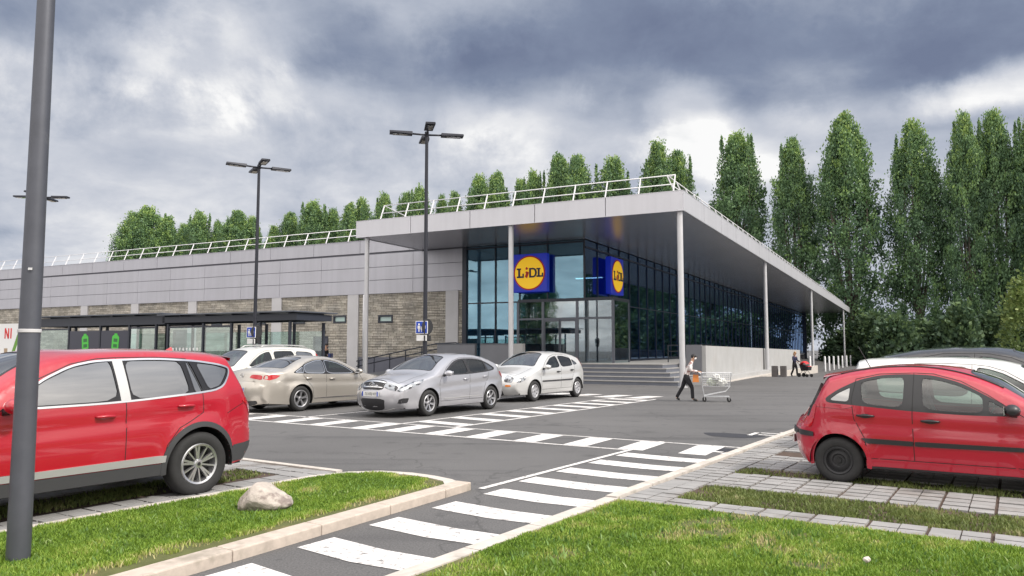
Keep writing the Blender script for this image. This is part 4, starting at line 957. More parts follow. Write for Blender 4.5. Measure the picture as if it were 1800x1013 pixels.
    for sg in (1, -1):
        b = MB(); p = s.side(mx, mz, sg); b.sphere((p[0]-.02, p[1]+sg*.135, p[2]+.05), (.085, .115, .075), 12, 8, 0); b.bar((p[0], p[1]-sg*.02, p[2]-.02), (p[0]-.01, p[1]+sg*.1, p[2]+.02), .06, .05, 1)
        g = b.build('mirror', [CM['trim'] if s.mirror_m else pm, CM['trim']], root, smooth=True)
        b = MB(); b.box(p[0]-.106, p[0]-.098, min(p[1]+sg*.06, p[1]+sg*.22), max(p[1]+sg*.06, p[1]+sg*.22), p[2]+.0, p[2]+.10); b.build('mirror_glass', M['chrome'], g)
    for f in s.extras: f(s, root, pm)
    return root, s
def loft_seat(X, y, z, H):
    prof = [(.22, z, .26), (.26, z+.10, .26), (.05, z+.13, .25), (-.22, z+.12, .25), (-.30, z+.35, .25), (-.38, z+.62, .23), (-.40, z+.66, .14), (-.385, z+.70, .13), (-.40, z+.84, .13), (-.44, z+.86, .12), (-.50, z+.84, .13), (-.48, z+.70, .13), (-.48, z+.62, .23), (-.42, z+.3, .25), (-.34, z, .25)]
    n = len(prof); vs = [(X+a, y-w, h) for a, h, w in prof]+[(X+a, y+w, h) for a, h, w in prof]
    return vs, [(i, (i+1)%n, n+(i+1)%n, n+i) for i in range(n)]+[tuple(range(n))[::-1], tuple(range(n, 2*n))]
def P_band(name, mk, polys, off):      # a part laid on the band surface; polys are (kind, value, v) lists
    def f(s, root, pm):
        for poly in polys:
            q = []
            for k, a, v in poly: q.append(({'f': s.fs, 'r': s.rs_, 't': s.ts}[k](a), v))
            b = MB(); s.band_patch(b, chaikin(q, 2, .15), off); b.build(name, pm if mk == 'paint' else (CM[mk] if mk in CM else M[mk]), root, smooth=True, sharp=40)
    return f
def mirror_v(poly): return [(k, a, -v) for k, a, v in poly]
def P_side(name, mk, poly, off=.008, ck=.12, both=True):
    def f(s, root, pm):
        for sg in (1, -1):
            b = MB(); s.side_patch(b, chaikin(poly, 2, ck) if ck else poly, off, sg); b.build(name, pm if mk == 'paint' else (CM[mk] if mk in CM else M[mk]), root, smooth=True, sharp=40)
    return f
def P_arch(mk, w=.075, off=.012, which=(0, 1)):
    def f(s, root, pm):
        for i in which:
            xc = (s.xf, s.xr)[i]; a0 = math.asin((s.zb-s.rw)/s.ra)
            ang = [a0+(math.pi-2*a0)*k/26 for k in range(27)]
            poly = [(xc+(s.ra+.001)*math.cos(a), s.rw+(s.ra+.001)*math.sin(a)) for a in ang]+[(xc+(s.ra+w)*math.cos(a), s.rw+(s.ra+w)*math.sin(a)) for a in ang[::-1]]
            for sg in (1, -1):
                b = MB(); s.side_patch(b, poly, off, sg); b.build('arch_trim', CM[mk], root, smooth=True, sharp=40)
    return f
def P_plate(end, z, text=None, h=.11, w=.52):
    def f(s, root, pm):
        S = s.fs(z) if end == 'f' else s.rs_(z); p = s.band(S, 0., .012)[0]; sx = 1 if end == 'f' else -1
        b = MB(); b.box(-.006, .006, -w/2, w/2, -h/2, h/2, 0); b.box(.0061*sx-.001, .0061*sx+.001, sx*w/2*.999, sx*(w/2-.045), -h/2*.98, h/2*.98, 1); b.box(.0061*sx-.001, .0061*sx+.001, -sx*w/2*.999, -sx*(w/2-.045), -h/2*.98, h/2*.98, 1)
        o = b.build('number_plate', [CM['plate'], CM['plate_blue']], root); o.location = p
        b = MB(); x = -.19
        for k, (cw, gap) in enumerate(((.035,.016),(.035,.03),(.03,.014),(.03,.014),(.03,.03),(.035,.016),(.035,0))):     # the dark strokes of characters too small to read
            y0 = -sx*x; y1 = -sx*(x+cw); lo, hi = min(y0, y1), max(y0, y1)
            b.box(.0075*sx-.0008, .0075*sx+.0008, lo, lo+.008, -.035, .035); b.box(.0075*sx-.0008, .0075*sx+.0008, hi-.008, hi, -.035, .035); b.box(.0075*sx-.0008, .0075*sx+.0008, lo+.008, hi-.008, (.026, -.004, -.035)[k%3], (.035, .006, -.026)[k%3]); x += cw+gap
        b.build('characters', CM['plate_ink'], o)
    return f
# ------------------------------------------------------------------ car shapes (x from the nose rearward, z up)
SUV = dict(length=4.50, width=1.845, height=1.68, zb=.30, xf=.92, xr=3.58, rw=.365, tw=.23, ra=.425, rim=.64, style='alloy', spokes=5, twin=2,
    upper=[(.16,.30),(.03,.50),(.0,.66),(.06,.82),(.22,.96),(.60,1.05),(1.05,1.12),(1.22,1.16,1),(1.70,1.45),(2.05,1.595),(2.5,1.64),(3.1,1.655),(3.7,1.63),(4.08,1.585,1),(4.12,1.55,1),(4.24,1.30),(4.35,1.11),(4.43,1.02),(4.46,.90),(4.475,.72,1),(4.50,.66),(4.495,.48),(4.36,.33)],
    plan=[(0,.66),(.15,.80),(.5,.93),(1.0,.985),(1.8,1),(3.4,1),(3.95,.96),(4.3,.885),(4.5,.80)], belt=[(0,.9),(1.3,1.10),(2.7,1.13),(3.6,1.17),(4.3,1.22),(4.6,1.1)], tum=.36, flare=.022, crease=[(1.2,.92),(3.9,1.02)],
    windows=[('tint',[(1.55,1.125),(1.88,1.365),(2.19,1.50),(2.45,1.548),(2.60,1.56),(2.615,1.135)]),('tint',[(2.75,1.14),(2.74,1.562),(3.12,1.562),(3.40,1.548),(3.455,1.165)]),('tint',[(3.50,1.17),(3.455,1.54),(3.52,1.535),(3.625,1.19)]),('tint',[(3.69,1.205),(3.585,1.53),(3.84,1.50),(4.02,1.45),(4.0,1.40),(3.87,1.25)])],
    dlo=[(1.50,1.11),(1.86,1.37),(2.18,1.51),(2.45,1.56),(3.1,1.575),(3.6,1.545),(3.9,1.50),(4.05,1.455),(4.03,1.39),(3.9,1.24),(3.74,1.19),(2.6,1.12)], chrome=2, band_m='gloss_black',
    doors=[[(1.33,.50),(1.30,.9),(1.46,1.09),(1.84,1.385),(2.18,1.528),(2.45,1.578),(2.665,1.59),(2.685,1.0),(2.69,.50)],[(2.69,.50),(2.685,1.0),(2.665,1.59),(3.1,1.59),(3.48,1.57),(3.60,1.2),(3.62,.95),(3.30,.80),(3.155,.62),(3.13,.50)]],
    handles=[(2.46,.985),(3.38,1.04)], handle_m=None, screen=((1.27,1.19),(2.0,1.577),.88,.84), rear=((4.14,1.51),(4.335,1.14),.80,.86), rear_glass='tint', bonnet=(.30,1.17,.80), cab=(1.2,4.2), seats=(2.2,3.1), mirror=(1.52,1.10), mirror_m=0,
    bulge=[(.16,.30,.12),(.0,.6,.20),(.22,.96,.16),(.6,1.05,.05),(1.22,1.16,.05),(1.7,1.45,.10),(2.5,1.66,.035),(3.7,1.63,.03),(4.24,1.30,.09),(4.46,.9,.12),(4.495,.5,.14)],
    extras=[P_side('sill', 'clad', [(1.36,.30),(3.15,.30),(3.14,.425),(1.36,.425)], .012, 0), P_side('door_moulding', 'silver_trim', [(1.36,.435),(3.135,.435),(3.145,.515),(1.36,.50)], .016, .05), P_arch('clad', .06, .014), P_side('pillar_reflection', 'silver_trim', [(2.628,1.13),(2.735,1.13),(2.725,1.565),(2.615,1.562)], .004, 0),  # reflection on the gloss-black door pillar, put into its colour as silver
        P_side('rear_bumper_corner', 'clad', [(4.02,.335),(4.345,.335),(4.475,.49),(4.485,.55),(4.06,.53)], .010, .06),
        P_side('tail_light', 'red_lens', [(4.22,1.06),(4.35,1.10),(4.41,1.03),(4.44,.86),(4.38,.90),(4.34,.985)], .008), P_band('tail_light', 'red_lens', [[('r',1.09,.98),('r',1.07,.66),('r',.97,.62),('r',.88,.98)], mirror_v([('r',1.09,.98),('r',1.07,.66),('r',.97,.62),('r',.88,.98)])], .010),
        P_band('rear_bumper', 'clad', [[('r',.62,.97),('r',.58,-.97),('r',.38,-.9),('r',.38,.9)]], .014), P_plate('r', .78),
        P_side('head_light', 'clear_lens', [(.10,.84),(.30,.955),(.70,1.02),(.62,.94),(.2,.80)], .006), P_band('grille', 'gloss_black', [[('f',.84,.6),('f',.84,-.6),('f',.74,-.55),('f',.74,.55)]], .01)])
def suv_more(s, root, pm):
    b = MB()
    S0, S1 = s.ts(3.92), s.ts(4.07)
    v = np.linspace(-.97, .97, 14); a = s.band(np.full(14, S0), v, .001); e = s.band(np.full(14, S1), v, .003); e[:,0] -= .11; e[:,2] -= .012
    b.add(list(a)+list(e)+list(e-np.array([0,0,.045])), [(i, i+1, 15+i, 14+i) for i in range(13)]+[(14+i, 15+i, 29+i, 28+i) for i in range(13)]); b.build('roof_spoiler', pm, root, smooth=True, sharp=40)
    b = MB(); p = s.band(s.ts(3.72), 0., 0.)[0]; b.add([(p[0]+.07, p[1], p[2]-.01), (p[0]-.06, p[1]-.022, p[2]-.01), (p[0]-.06, p[1]+.022, p[2]-.01), (p[0]-.045, p[1], p[2]+.05)], [(0,1,3),(0,3,2),(1,2,3)]); b.build('roof_aerial', pm, root)
    for sg in (1, -1):
        b = MB(); s.side_line(b, [(3.95,.92),(4.18,1.0),(4.25,1.02)], sg, .008, .0015); b.build('tailgate_gap', CM['dark'], root)
SUV['extras'].append(suv_more)
MINI = dict(length=3.85, width=1.667, height=1.53, zb=.235, xf=.76, xr=3.206, rw=.30, tw=.19, ra=.355, rim=.60, style='steel',
    upper=[(.14,.235),(.02,.40),(.0,.54),(.06,.68),(.22,.82),(.55,.94),(.85,1.02),(1.0,1.07,1),(1.40,1.30),(1.75,1.44),(2.15,1.515),(2.6,1.515),(3.0,1.46),(3.32,1.375,1),(3.36,1.34),(3.52,1.10),(3.66,.88),(3.74,.765,1),(3.83,.70),(3.85,.56),(3.82,.38),(3.72,.255)],
    plan=[(0,.64),(.12,.77),(.4,.90),(.8,.97),(1.4,1),(2.9,1),(3.4,.955),(3.7,.87),(3.86,.76)], belt=[(0,.8),(1.0,.97),(2.0,.995),(3.0,1.03),(3.5,1.08),(3.86,.9)], tum=.37, flare=.03, crease=[(.9,.80),(3.4,.86)],
    windows=[('glass',[(1.27,.99),(1.30,1.035),(1.50,1.155),(1.50,.99)]),('glass',[(1.55,.985),(1.55,1.185),(1.80,1.315),(2.05,1.385),(2.22,1.40),(2.20,1.005)]),('glass',[(2.42,1.015),(2.40,1.405),(2.65,1.395),(2.88,1.345),(2.93,1.31),(2.90,1.05)]),('tint',[(3.06,1.065),(3.04,1.27),(3.20,1.185),(3.30,1.105),(3.27,1.075)])],
    dlo=[(1.16,.965),(1.26,1.045),(1.5,1.19),(1.78,1.345),(2.08,1.43),(2.4,1.44),(2.7,1.42),(2.95,1.355),(3.2,1.225),(3.36,1.105),(3.33,1.05),(3.1,1.035),(2.3,.975),(1.7,.955)], chrome=False, band_m='trim',
    doors=[[(1.12,.36),(1.08,.8),(1.14,.955),(1.5,1.205),(1.78,1.362),(2.08,1.447),(2.30,1.455),(2.32,.9),(2.31,.36)],[(2.31,.36),(2.32,.9),(2.30,1.455),(2.7,1.435),(2.98,1.365),(3.03,1.1),(3.0,.85),(2.88,.62),(2.83,.36)]],
    handles=[(2.12,.865),(2.86,.90)], handle_m='trim', screen=((1.04,1.09),(1.72,1.428),.90,.84), rear=((3.385,1.30),(3.63,.925),.84,.86), rear_glass='tint', bonnet=(.30,.97,.8), cab=(1.0,3.5), seats=(1.85,2.75), mirror=(1.24,.99), mirror_m=1,
    bulge=[(.14,.235,.10),(0,.5,.17),(.22,.82,.15),(.55,.94,.06),(1.0,1.07,.05),(1.4,1.3,.10),(2.15,1.515,.04),(3.0,1.46,.03),(3.52,1.1,.08),(3.83,.7,.14),(3.72,.255,.12)],
    extras=[P_side('rub_strip', 'trim', [(1.15,.555),(2.30,.545),(2.30,.605),(1.15,.605)], .016, .05), P_side('rub_strip', 'trim', [(2.32,.545),(2.84,.55),(2.92,.615),(2.32,.605)], .016, .05),
        P_side('sill', 'paint', [(1.15,.235),(2.86,.235),(2.86,.335),(1.15,.335)], .014, 0), P_side('sill_edge', 'trim', [(1.15,.236),(2.86,.236),(2.86,.262),(1.15,.262)], .018, 0), P_arch('red_arch', .055, .018),
        P_side('bumper_strip', 'trim', [(3.56,.595),(3.79,.60),(3.84,.615),(3.83,.675),(3.56,.655)], .02, .1), P_band('bumper_strip', 'trim', [[('r',.66,.98),('r',.66,.35),('r',.60,.35),('r',.60,.98)], mirror_v([('r',.66,.98),('r',.66,.35),('r',.60,.35),('r',.60,.98)])], .02),
        P_side('tail_light', 'red_lens', [(3.50,1.02),(3.555,1.02),(3.72,.77),(3.735,.725),(3.60,.71),(3.555,.80)], .008), P_band('tail_light', 'red_lens', [[('r',1.0,.985),('r',.98,.86),('r',.76,.80),('r',.735,.985)], mirror_v([('r',1.0,.985),('r',.98,.86),('r',.76,.80),('r',.735,.985)])], .008), P_plate('r', .50),
        P_side('head_light', 'clear_lens', [(.07,.70),(.22,.80),(.52,.88),(.45,.74),(.15,.66)], .006)])
CM['red_arch'] = None
def mini_more(s, root, pm):
    b = MB(); S0, S1 = s.ts(3.10), s.ts(3.32); v = np.linspace(-.93, .93, 14); a = s.band(np.full(14, S0), v, .001); e = s.band(np.full(14, S1), v, .004); e[:,0] -= .09; e[:,2] -= .012
    b.add(list(a)+list(e)+list(e-np.array([0,0,.04])), [(i, i+1, 15+i, 14+i) for i in range(13)]+[(14+i, 15+i, 29+i, 28+i) for i in range(13)]); b.build('roof_spoiler', pm, root, smooth=True, sharp=40)
    for sg in (1, -1):
        b = MB(); s.side_line(b, [(3.42,1.30),(3.50,1.14),(3.60,.97),(3.66,.86)], sg, .03, .003); b.build('rear_window_edge', CM['trim'], root)
        b = MB(); s.side_line(b, [(3.02,1.0),(3.14,.97),(3.5,.99)], sg, .004, .001); b.build('panel_gap', CM['dark'], root)
    for sg in (1, -1):      # raised roof-edge line
        b = MB(); Q = np.linspace(s.ts(1.35), s.ts(3.2), 30); b.tube([tuple(p) for p in s.band(Q, np.full(30, .93*sg), .004)], .012, 6); b.build('roof_strip', CM['roof_strip'], root, smooth=True)
    b = MB(); p = s.band(s.ts(2.9), 0., 0.)[0]; b.tube([tuple(p), (p[0]-.14, 0, p[2]+.28)], .006, 5); b.build('roof_aerial', CM['trim'], root)
MINI['extras'].append(mini_more)
HATCH = dict(length=4.33, width=1.79, height=1.50, zb=.215, xf=.93, xr=3.538, rw=.318, tw=.205, ra=.372, rim=.66, style='alloy', spokes=6, twin=1,
    upper=[(.15,.215),(.03,.33),(.0,.46),(.03,.62),(.10,.715),(.30,.80),(.65,.905),(1.0,.98),(1.16,1.025,1),(1.65,1.27),(2.05,1.415),(2.45,1.48),(2.95,1.475),(3.45,1.405),(3.84,1.285),(3.95,1.235,1),(3.98,1.20),(4.13,1.02),(4.24,.93),(4.29,.80),(4.31,.66,1),(4.335,.60),(4.33,.44),(4.2,.26)],
    plan=[(0,.74),(.08,.82),(.22,.89),(.5,.95),(1.2,.99),(1.8,1),(3.4,1),(3.9,.955),(4.2,.88),(4.35,.78)], belt=[(0,.72),(1.1,.955),(2.2,.985),(3.2,1.02),(3.9,1.06),(4.35,.95)], tum=.42, flare=.02, crease=[(.9,.70),(4.1,.86)],
    windows=[('glass',[(1.58,.985),(1.78,1.13),(2.06,1.27),(2.35,1.34),(2.50,1.355),(2.52,1.0)]),('glass',[(2.61,1.005),(2.59,1.36),(2.95,1.355),(3.2,1.325),(3.30,1.295),(3.34,1.05)]),('tint',[(3.385,1.055),(3.35,1.28),(3.5,1.225),(3.70,1.125),(3.66,1.08)])],
    dlo=[(1.44,.965),(1.72,1.15),(2.04,1.305),(2.35,1.38),(2.9,1.385),(3.25,1.345),(3.55,1.235),(3.76,1.125),(3.72,1.065),(3.3,1.015),(2.5,.975)], chrome=False, band_m='trim',
    doors=[[(1.36,.34),(1.32,.8),(1.42,.955),(1.70,1.165),(2.03,1.32),(2.35,1.395),(2.555,1.405),(2.57,.9),(2.56,.34)],[(2.56,.34),(2.57,.9),(2.555,1.405),(2.95,1.40),(3.28,1.355),(3.42,1.06),(3.38,.85),(3.19,.62),(3.15,.34)]],
    handles=[(2.38,.86),(3.24,.90)], handle_m=None, screen=((1.20,1.045),(2.0,1.40),.90,.85), rear=((4.0,1.17),(4.16,.99),.82,.84), rear_glass='tint', bonnet=(.16,1.13,.84), cab=(1.15,4.0), seats=(2.1,3.0), mirror=(1.50,.975), mirror_m=0,
    bulge=[(.15,.215,.14),(0,.46,.22),(.10,.715,.22),(.3,.8,.12),(1.0,.98,.05),(1.16,1.025,.05),(1.65,1.27,.10),(2.45,1.48,.035),(3.45,1.405,.03),(3.98,1.2,.06),(4.24,.93,.12),(4.33,.44,.14)],
    extras=[P_side('head_light', 'clear_lens', [(.040,.64),(.095,.72),(.14,.74),(.50,.86),(.78,.90),(.66,.80),(.34,.70),(.06,.615)], .006, .05), P_band('head_light', 'clear_lens', [[('f',.715,.985),('f',.70,.56),('f',.645,.54),('f',.62,.985)], mirror_v([('f',.715,.985),('f',.70,.56),('f',.645,.54),('f',.62,.985)])], .008),
        P_band('grille', 'gloss_black', [[('f',.71,.60),('f',.71,-.60),('f',.60,-.52),('f',.60,.52)]], .008),
        P_band('grille_bar', 'chrome', [[('f',.70,.56),('f',.70,-.56),('f',.687,-.56),('f',.687,.56)], [('f',.65,.52),('f',.65,-.52),('f',.637,-.52),('f',.637,.52)]], .013),
        P_band('lower_grille', 'trim', [[('f',.46,.70),('f',.46,-.70),('f',.30,-.55),('f',.30,.55)]], .006), P_side('fog_light_recess', 'trim', [(.035,.34),(.035,.44),(.10,.47),(.26,.47),(.22,.36)], .006),
        P_band('bumper_lip', 'silver_trim', [[('f',.275,.85),('f',.275,-.85),('f',.245,-.85),('f',.245,.85)]], .012), P_plate('f', .525),
        P_side('tail_light', 'red_lens', [(3.98,1.02),(4.14,1.0),(4.26,.86),(4.20,.83),(4.05,.93)], .008), P_band('tail_light', 'red_lens', [[('r',.99,.98),('r',.97,.60),('r',.86,.60),('r',.84,.98)], mirror_v([('r',.99,.98),('r',.97,.60),('r',.86,.60),('r',.84,.98)])], .008), P_plate('r', .72),
        P_side('side_moulding', 'silver_trim', [(1.5,.385),(3.1,.405),(3.1,.425),(1.5,.405)], .010, .05)])
def badge_chevrons(s, root, pm):
    b = MB(); p = s.band(s.fs(.665), 0., .022)[0]
    for dz in (-.028, .028):
        b.add([(p[0]+x, y, p[2]+dz+z) for x in (-.01, .012) for y, z in ((-.085,-.05),(0,.015),(.085,-.05),(.085,-.022),(0,.043),(-.085,-.022))], [(0,1,4,5),(1,2,3,4),(11,10,7,6),(10,9,8,7),(0,6,7,1),(1,7,8,2),(3,9,10,4),(4,10,11,5)])
    b.build('badge', M['chrome'], root)
HATCH['extras'].append(badge_chevrons)
COUPE = dict(length=4.80, width=1.855, height=1.43, zb=.20, xf=.93, xr=3.64, rw=.335, tw=.235, ra=.385, rim=.68, style='alloy', spokes=5, twin=1,
    upper=[(.15,.20),(.02,.36),(.0,.52),(.08,.67),(.30,.76),(.8,.87),(1.2,.945),(1.32,.98,1),(1.85,1.23),(2.25,1.365),(2.65,1.42),(3.05,1.41),(3.5,1.31),(3.95,1.15),(4.16,1.075,1),(4.45,1.05),(4.66,1.045,1),(4.69,1.0),(4.72,.86),(4.745,.74,1),(4.79,.69),(4.80,.52),(4.76,.36),(4.66,.25)],
    plan=[(0,.62),(.12,.75),(.4,.90),(.9,.975),(1.6,1),(3.6,1),(4.2,.965),(4.6,.89),(4.82,.78)], belt=[(0,.72),(1.3,.92),(2.5,.955),(3.6,.985),(4.3,1.02),(4.8,.95)], tum=.46, flare=.022, crease=[(.95,.75),(4.3,.84)],
    windows=[('glass',[(1.72,.96),(1.98,1.13),(2.28,1.255),(2.55,1.31),(2.72,1.32),(2.74,.975)]),('tint',[(2.80,.978),(2.785,1.322),(3.05,1.315),(3.35,1.24),(3.50,1.18),(3.50,1.005)]),('tint',[(3.55,1.01),(3.545,1.16),(3.72,1.08),(3.83,1.03)])],
    dlo=[(1.58,.94),(1.93,1.15),(2.26,1.285),(2.55,1.34),(3.05,1.345),(3.4,1.255),(3.74,1.10),(3.92,1.01),(3.6,.985),(2.6,.95)], chrome=True, band_m='gloss_black',
    doors=[[(1.42,.33),(1.38,.75),(1.52,.925),(1.90,1.165),(2.24,1.30),(2.55,1.355),(2.75,1.362),(2.77,.9),(2.76,.33)],[(2.76,.33),(2.77,.9),(2.75,1.362),(3.05,1.36),(3.40,1.27),(3.55,1.18),(3.58,.95),(3.42,.78),(3.26,.6),(3.22,.33)]],
    handles=[(2.56,.83),(3.40,.86)], handle_m=None, screen=((1.38,1.01),(2.18,1.345),.88,.84), rear=((3.25,1.365),(4.06,1.11),.80,.88), rear_glass='tint', bonnet=(.3,1.27,.82), cab=(1.3,4.1), seats=(2.2,3.1), mirror=(1.62,.955), mirror_m=0,
    bulge=[(.15,.2,.12),(0,.5,.20),(.3,.76,.12),(.8,.87,.05),(1.32,.98,.05),(1.85,1.23,.09),(2.65,1.42,.03),(3.5,1.31,.06),(4.16,1.075,.03),(4.66,1.045,.08),(4.79,.69,.14),(4.66,.25,.12)],
    extras=[P_side('tail_light', 'red_lens', [(4.30,.955),(4.50,.985),(4.69,.97),(4.715,.87),(4.60,.84),(4.42,.88)], .007), P_band('tail_light', 'red_lens', [[('r',.975,.985),('r',.965,.50),('r',.87,.42),('r',.85,.985)], mirror_v([('r',.975,.985),('r',.965,.50),('r',.87,.42),('r',.85,.985)])], .008),
        P_plate('r', .60), P_band('rear_diffuser', 'trim', [[('r',.37,.85),('r',.37,-.85),('r',.28,-.8),('r',.28,.8)]], .01), P_side('sill_strip', 'chrome', [(1.45,.30),(3.2,.32),(3.2,.335),(1.45,.315)], .012, .05),
        P_side('head_light', 'clear_lens', [(.10,.63),(.3,.72),(.66,.81),(.55,.70),(.2,.60)], .006)])
def coupe_badge(s, root, pm):
    b = MB(); p = s.band(s.rs_(.92), 0., .012)[0]; b.lathe([(.05, -.006), (.062, -.006), (.062, .006), (.05, .006)], tuple(p), 'x', 24, close=True)
    b.add([(p[0]-.006, y, p[2]+z) for y, z in ((-.042,.03),(-.015,-.045),(.0,-.01),(.015,-.045),(.042,.03),(.03,.034),(.013,-.012),(0,.02),(-.013,-.012),(-.03,.034))], [tuple(range(10))]); b.build('badge', M['chrome'], root)
COUPE['extras'].append(coupe_badge)
OLDH = dict(length=4.15, width=1.70, height=1.45, zb=.22, xf=.83, xr=3.445, rw=.305, tw=.19, ra=.355, rim=.64, style='hubcap', spokes=8, sw=.034,
    upper=[(.14,.22),(.02,.36),(.0,.50),(.05,.63),(.14,.69),(.40,.79),(.80,.90),(1.02,.965,1),(1.55,1.24),(1.95,1.39),(2.4,1.44),(2.9,1.43),(3.4,1.36),(3.72,1.27,1),(3.80,1.17),(3.95,.97),(4.04,.88),(4.08,.72,1),(4.13,.66),(4.15,.5),(4.04,.26)],
    plan=[(0,.74),(.1,.83),(.35,.92),(.8,.97),(1.4,1),(3.2,1),(3.7,.955),(4.0,.89),(4.16,.80)], belt=[(0,.7),(1.0,.93),(2.2,.96),(3.2,1.0),(3.8,1.06),(4.2,.95)], tum=.40, flare=.022, crease=[(.9,.78),(3.9,.84)],
    windows=[('glass',[(1.42,.965),(1.62,1.11),(1.92,1.26),(2.18,1.315),(2.32,1.325),(2.34,.985)]),('glass',[(2.43,.99),(2.41,1.33),(2.75,1.325),(3.05,1.275),(3.14,1.24),(3.16,1.03)]),('tint',[(3.22,1.04),(3.20,1.225),(3.38,1.14),(3.48,1.075)])],
    dlo=None, chrome=False, band_m='trim',
    doors=[[(1.22,.34),(1.18,.8),(1.28,.945),(1.56,1.15),(1.90,1.31),(2.18,1.365),(2.375,1.375),(2.39,.9),(2.38,.34)],[(2.38,.34),(2.39,.9),(2.375,1.375),(2.78,1.37),(3.08,1.31),(3.26,1.05),(3.24,.85),(3.08,.62),(3.04,.34)]],
    handles=[(2.20,.85),(3.06,.885)], handle_m='trim', screen=((1.07,.995),(1.90,1.372),.90,.84), rear=((3.76,1.22),(3.93,1.0),.82,.84), rear_glass='tint', bonnet=(.2,.99,.84), cab=(1.0,3.8), seats=(2.0,2.9), mirror=(1.32,.955), mirror_m=0,
    bulge=[(.14,.22,.12),(0,.5,.18),(.14,.69,.16),(.4,.79,.08),(1.02,.965,.05),(1.55,1.24,.10),(2.4,1.44,.035),(3.4,1.36,.03),(3.9,1.0,.09),(4.13,.6,.13),(4.04,.26,.12)],
    extras=[P_side('rub_strip', 'trim', [(1.25,.565),(2.37,.565),(2.37,.605),(1.25,.605)], .014, .05), P_side('rub_strip', 'trim', [(2.39,.565),(3.06,.57),(3.12,.61),(2.39,.605)], .014, .05),
        P_side('head_light', 'clear_lens', [(.07,.58),(.14,.675),(.42,.765),(.40,.66),(.16,.57)], .006), P_band('head_light', 'clear_lens', [[('f',.68,.985),('f',.67,.56),('f',.56,.62),('f',.55,.985)], mirror_v([('f',.68,.985),('f',.67,.56),('f',.56,.62),('f',.55,.985)])], .008),
        P_band('grille', 'gloss_black', [[('f',.655,.42),('f',.655,-.42),('f',.59,-.36),('f',.59,.36)]], .008), P_band('lower_grille', 'trim', [[('f',.40,.55),('f',.40,-.55),('f',.29,-.5),('f',.29,.5)]], .006),
        P_band('turn_light', 'amber', [[('f',.50,.97),('f',.50,.72),('f',.46,.72),('f',.46,.97)], mirror_v([('f',.50,.97),('f',.50,.72),('f',.46,.72),('f',.46,.97)])], .007), P_plate('f', .46),
        P_side('tail_light', 'red_lens', [(3.66,1.26),(3.74,1.245),(3.90,1.01),(3.84,1.0),(3.72,1.13)], .008)])
MPV = dict(length=4.45, width=1.81, height=1.76, zb=.24, xf=.90, xr=3.60, rw=.325, tw=.205, ra=.38, rim=.64, style='alloy', spokes=7, sw=.03,
    upper=[(.14,.24),(.02,.42),(.0,.58),(.05,.74),(.18,.86),(.5,.97),(.75,1.04),(.86,1.09,1),(1.35,1.43),(1.68,1.61),(2.1,1.715),(2.7,1.745),(3.4,1.735),(3.95,1.69),(4.14,1.655,1),(4.18,1.61),(4.30,1.25),(4.37,1.0),(4.40,.78,1),(4.44,.70),(4.45,.5),(4.34,.28)],
    plan=[(0,.74),(.1,.83),(.35,.92),(.8,.97),(1.4,1),(3.7,1),(4.1,.96),(4.35,.89),(4.46,.80)], belt=[(0,.8),(.9,1.03),(2.2,1.07),(3.4,1.10),(4.2,1.13),(4.5,1.0)], tum=.30, flare=.02, crease=[(.9,.85),(4.1,.90)],
    windows=[('glass',[(1.25,1.07),(1.55,1.32),(1.86,1.50),(2.08,1.575),(2.26,1.60),(2.28,1.10)]),('glass',[(2.40,1.105),(2.38,1.605),(2.8,1.62),(3.16,1.615),(3.19,1.13)]),('tint',[(3.28,1.135),(3.26,1.61),(3.7,1.59),(3.92,1.55),(4.03,1.24),(3.98,1.16)])],
    dlo=None, chrome=False, band_m='trim',
    doors=[[(1.2,.36),(1.16,.9),(1.2,1.045),(1.52,1.345),(1.84,1.545),(2.08,1.625),(2.325,1.655),(2.345,1.0),(2.34,.36)],[(2.34,.36),(2.345,1.0),(2.325,1.655),(2.8,1.67),(3.22,1.66),(3.24,1.1),(3.22,.85),(3.18,.36)]],
    handles=[(2.15,.93),(3.05,.95)], handle_m=None, screen=((.90,1.12),(1.62,1.58),.90,.85), rear=((4.19,1.57),(4.30,1.22),.82,.86), rear_glass='tint', bonnet=(.2,.83,.84), cab=(.9,4.2), seats=(1.95,2.85,3.5), mirror=(1.2,1.07), mirror_m=0,
    bulge=[(.14,.24,.12),(0,.55,.18),(.18,.86,.15),(.5,.97,.07),(.86,1.09,.05),(1.35,1.43,.09),(2.1,1.715,.035),(3.4,1.735,.03),(4.3,1.25,.09),(4.44,.7,.13),(4.34,.28,.12)],
    extras=[P_side('head_light', 'clear_lens', [(.08,.74),(.2,.84),(.55,.94),(.5,.82),(.16,.70)], .006), P_band('head_light', 'clear_lens', [[('f',.86,.985),('f',.83,.55),('f',.73,.6),('f',.70,.985)], mirror_v([('f',.86,.985),('f',.83,.55),('f',.73,.6),('f',.70,.985)])], .008),
        P_band('grille', 'gloss_black', [[('f',.76,.4),('f',.76,-.4),('f',.66,-.36),('f',.66,.36)]], .008), P_plate('f', .52),
        P_side('tail_light', 'red_lens', [(4.10,1.55),(4.18,1.50),(4.33,1.0),(4.24,.98),(4.16,1.2)], .008)])
def roof_rails(s, root, pm):
    for sg in (1, -1):
        b = MB(); x0, x1 = s.rails; Q = np.linspace(s.ts(x0), s.ts(x1), 14); off = np.array([.0]+[.055]*12+[.0]); P = s.band(Q, np.full(14, .90*sg)); P[:,2] += off
        b.tube([tuple(p) for p in P], .018, 7); b.build('roof_rail', CM['silver_trim'], root, smooth=True)
MPV['rails'] = (2.0, 3.9); MPV['extras'].append(roof_rails)
CM['roof_strip'] = CM['trim']

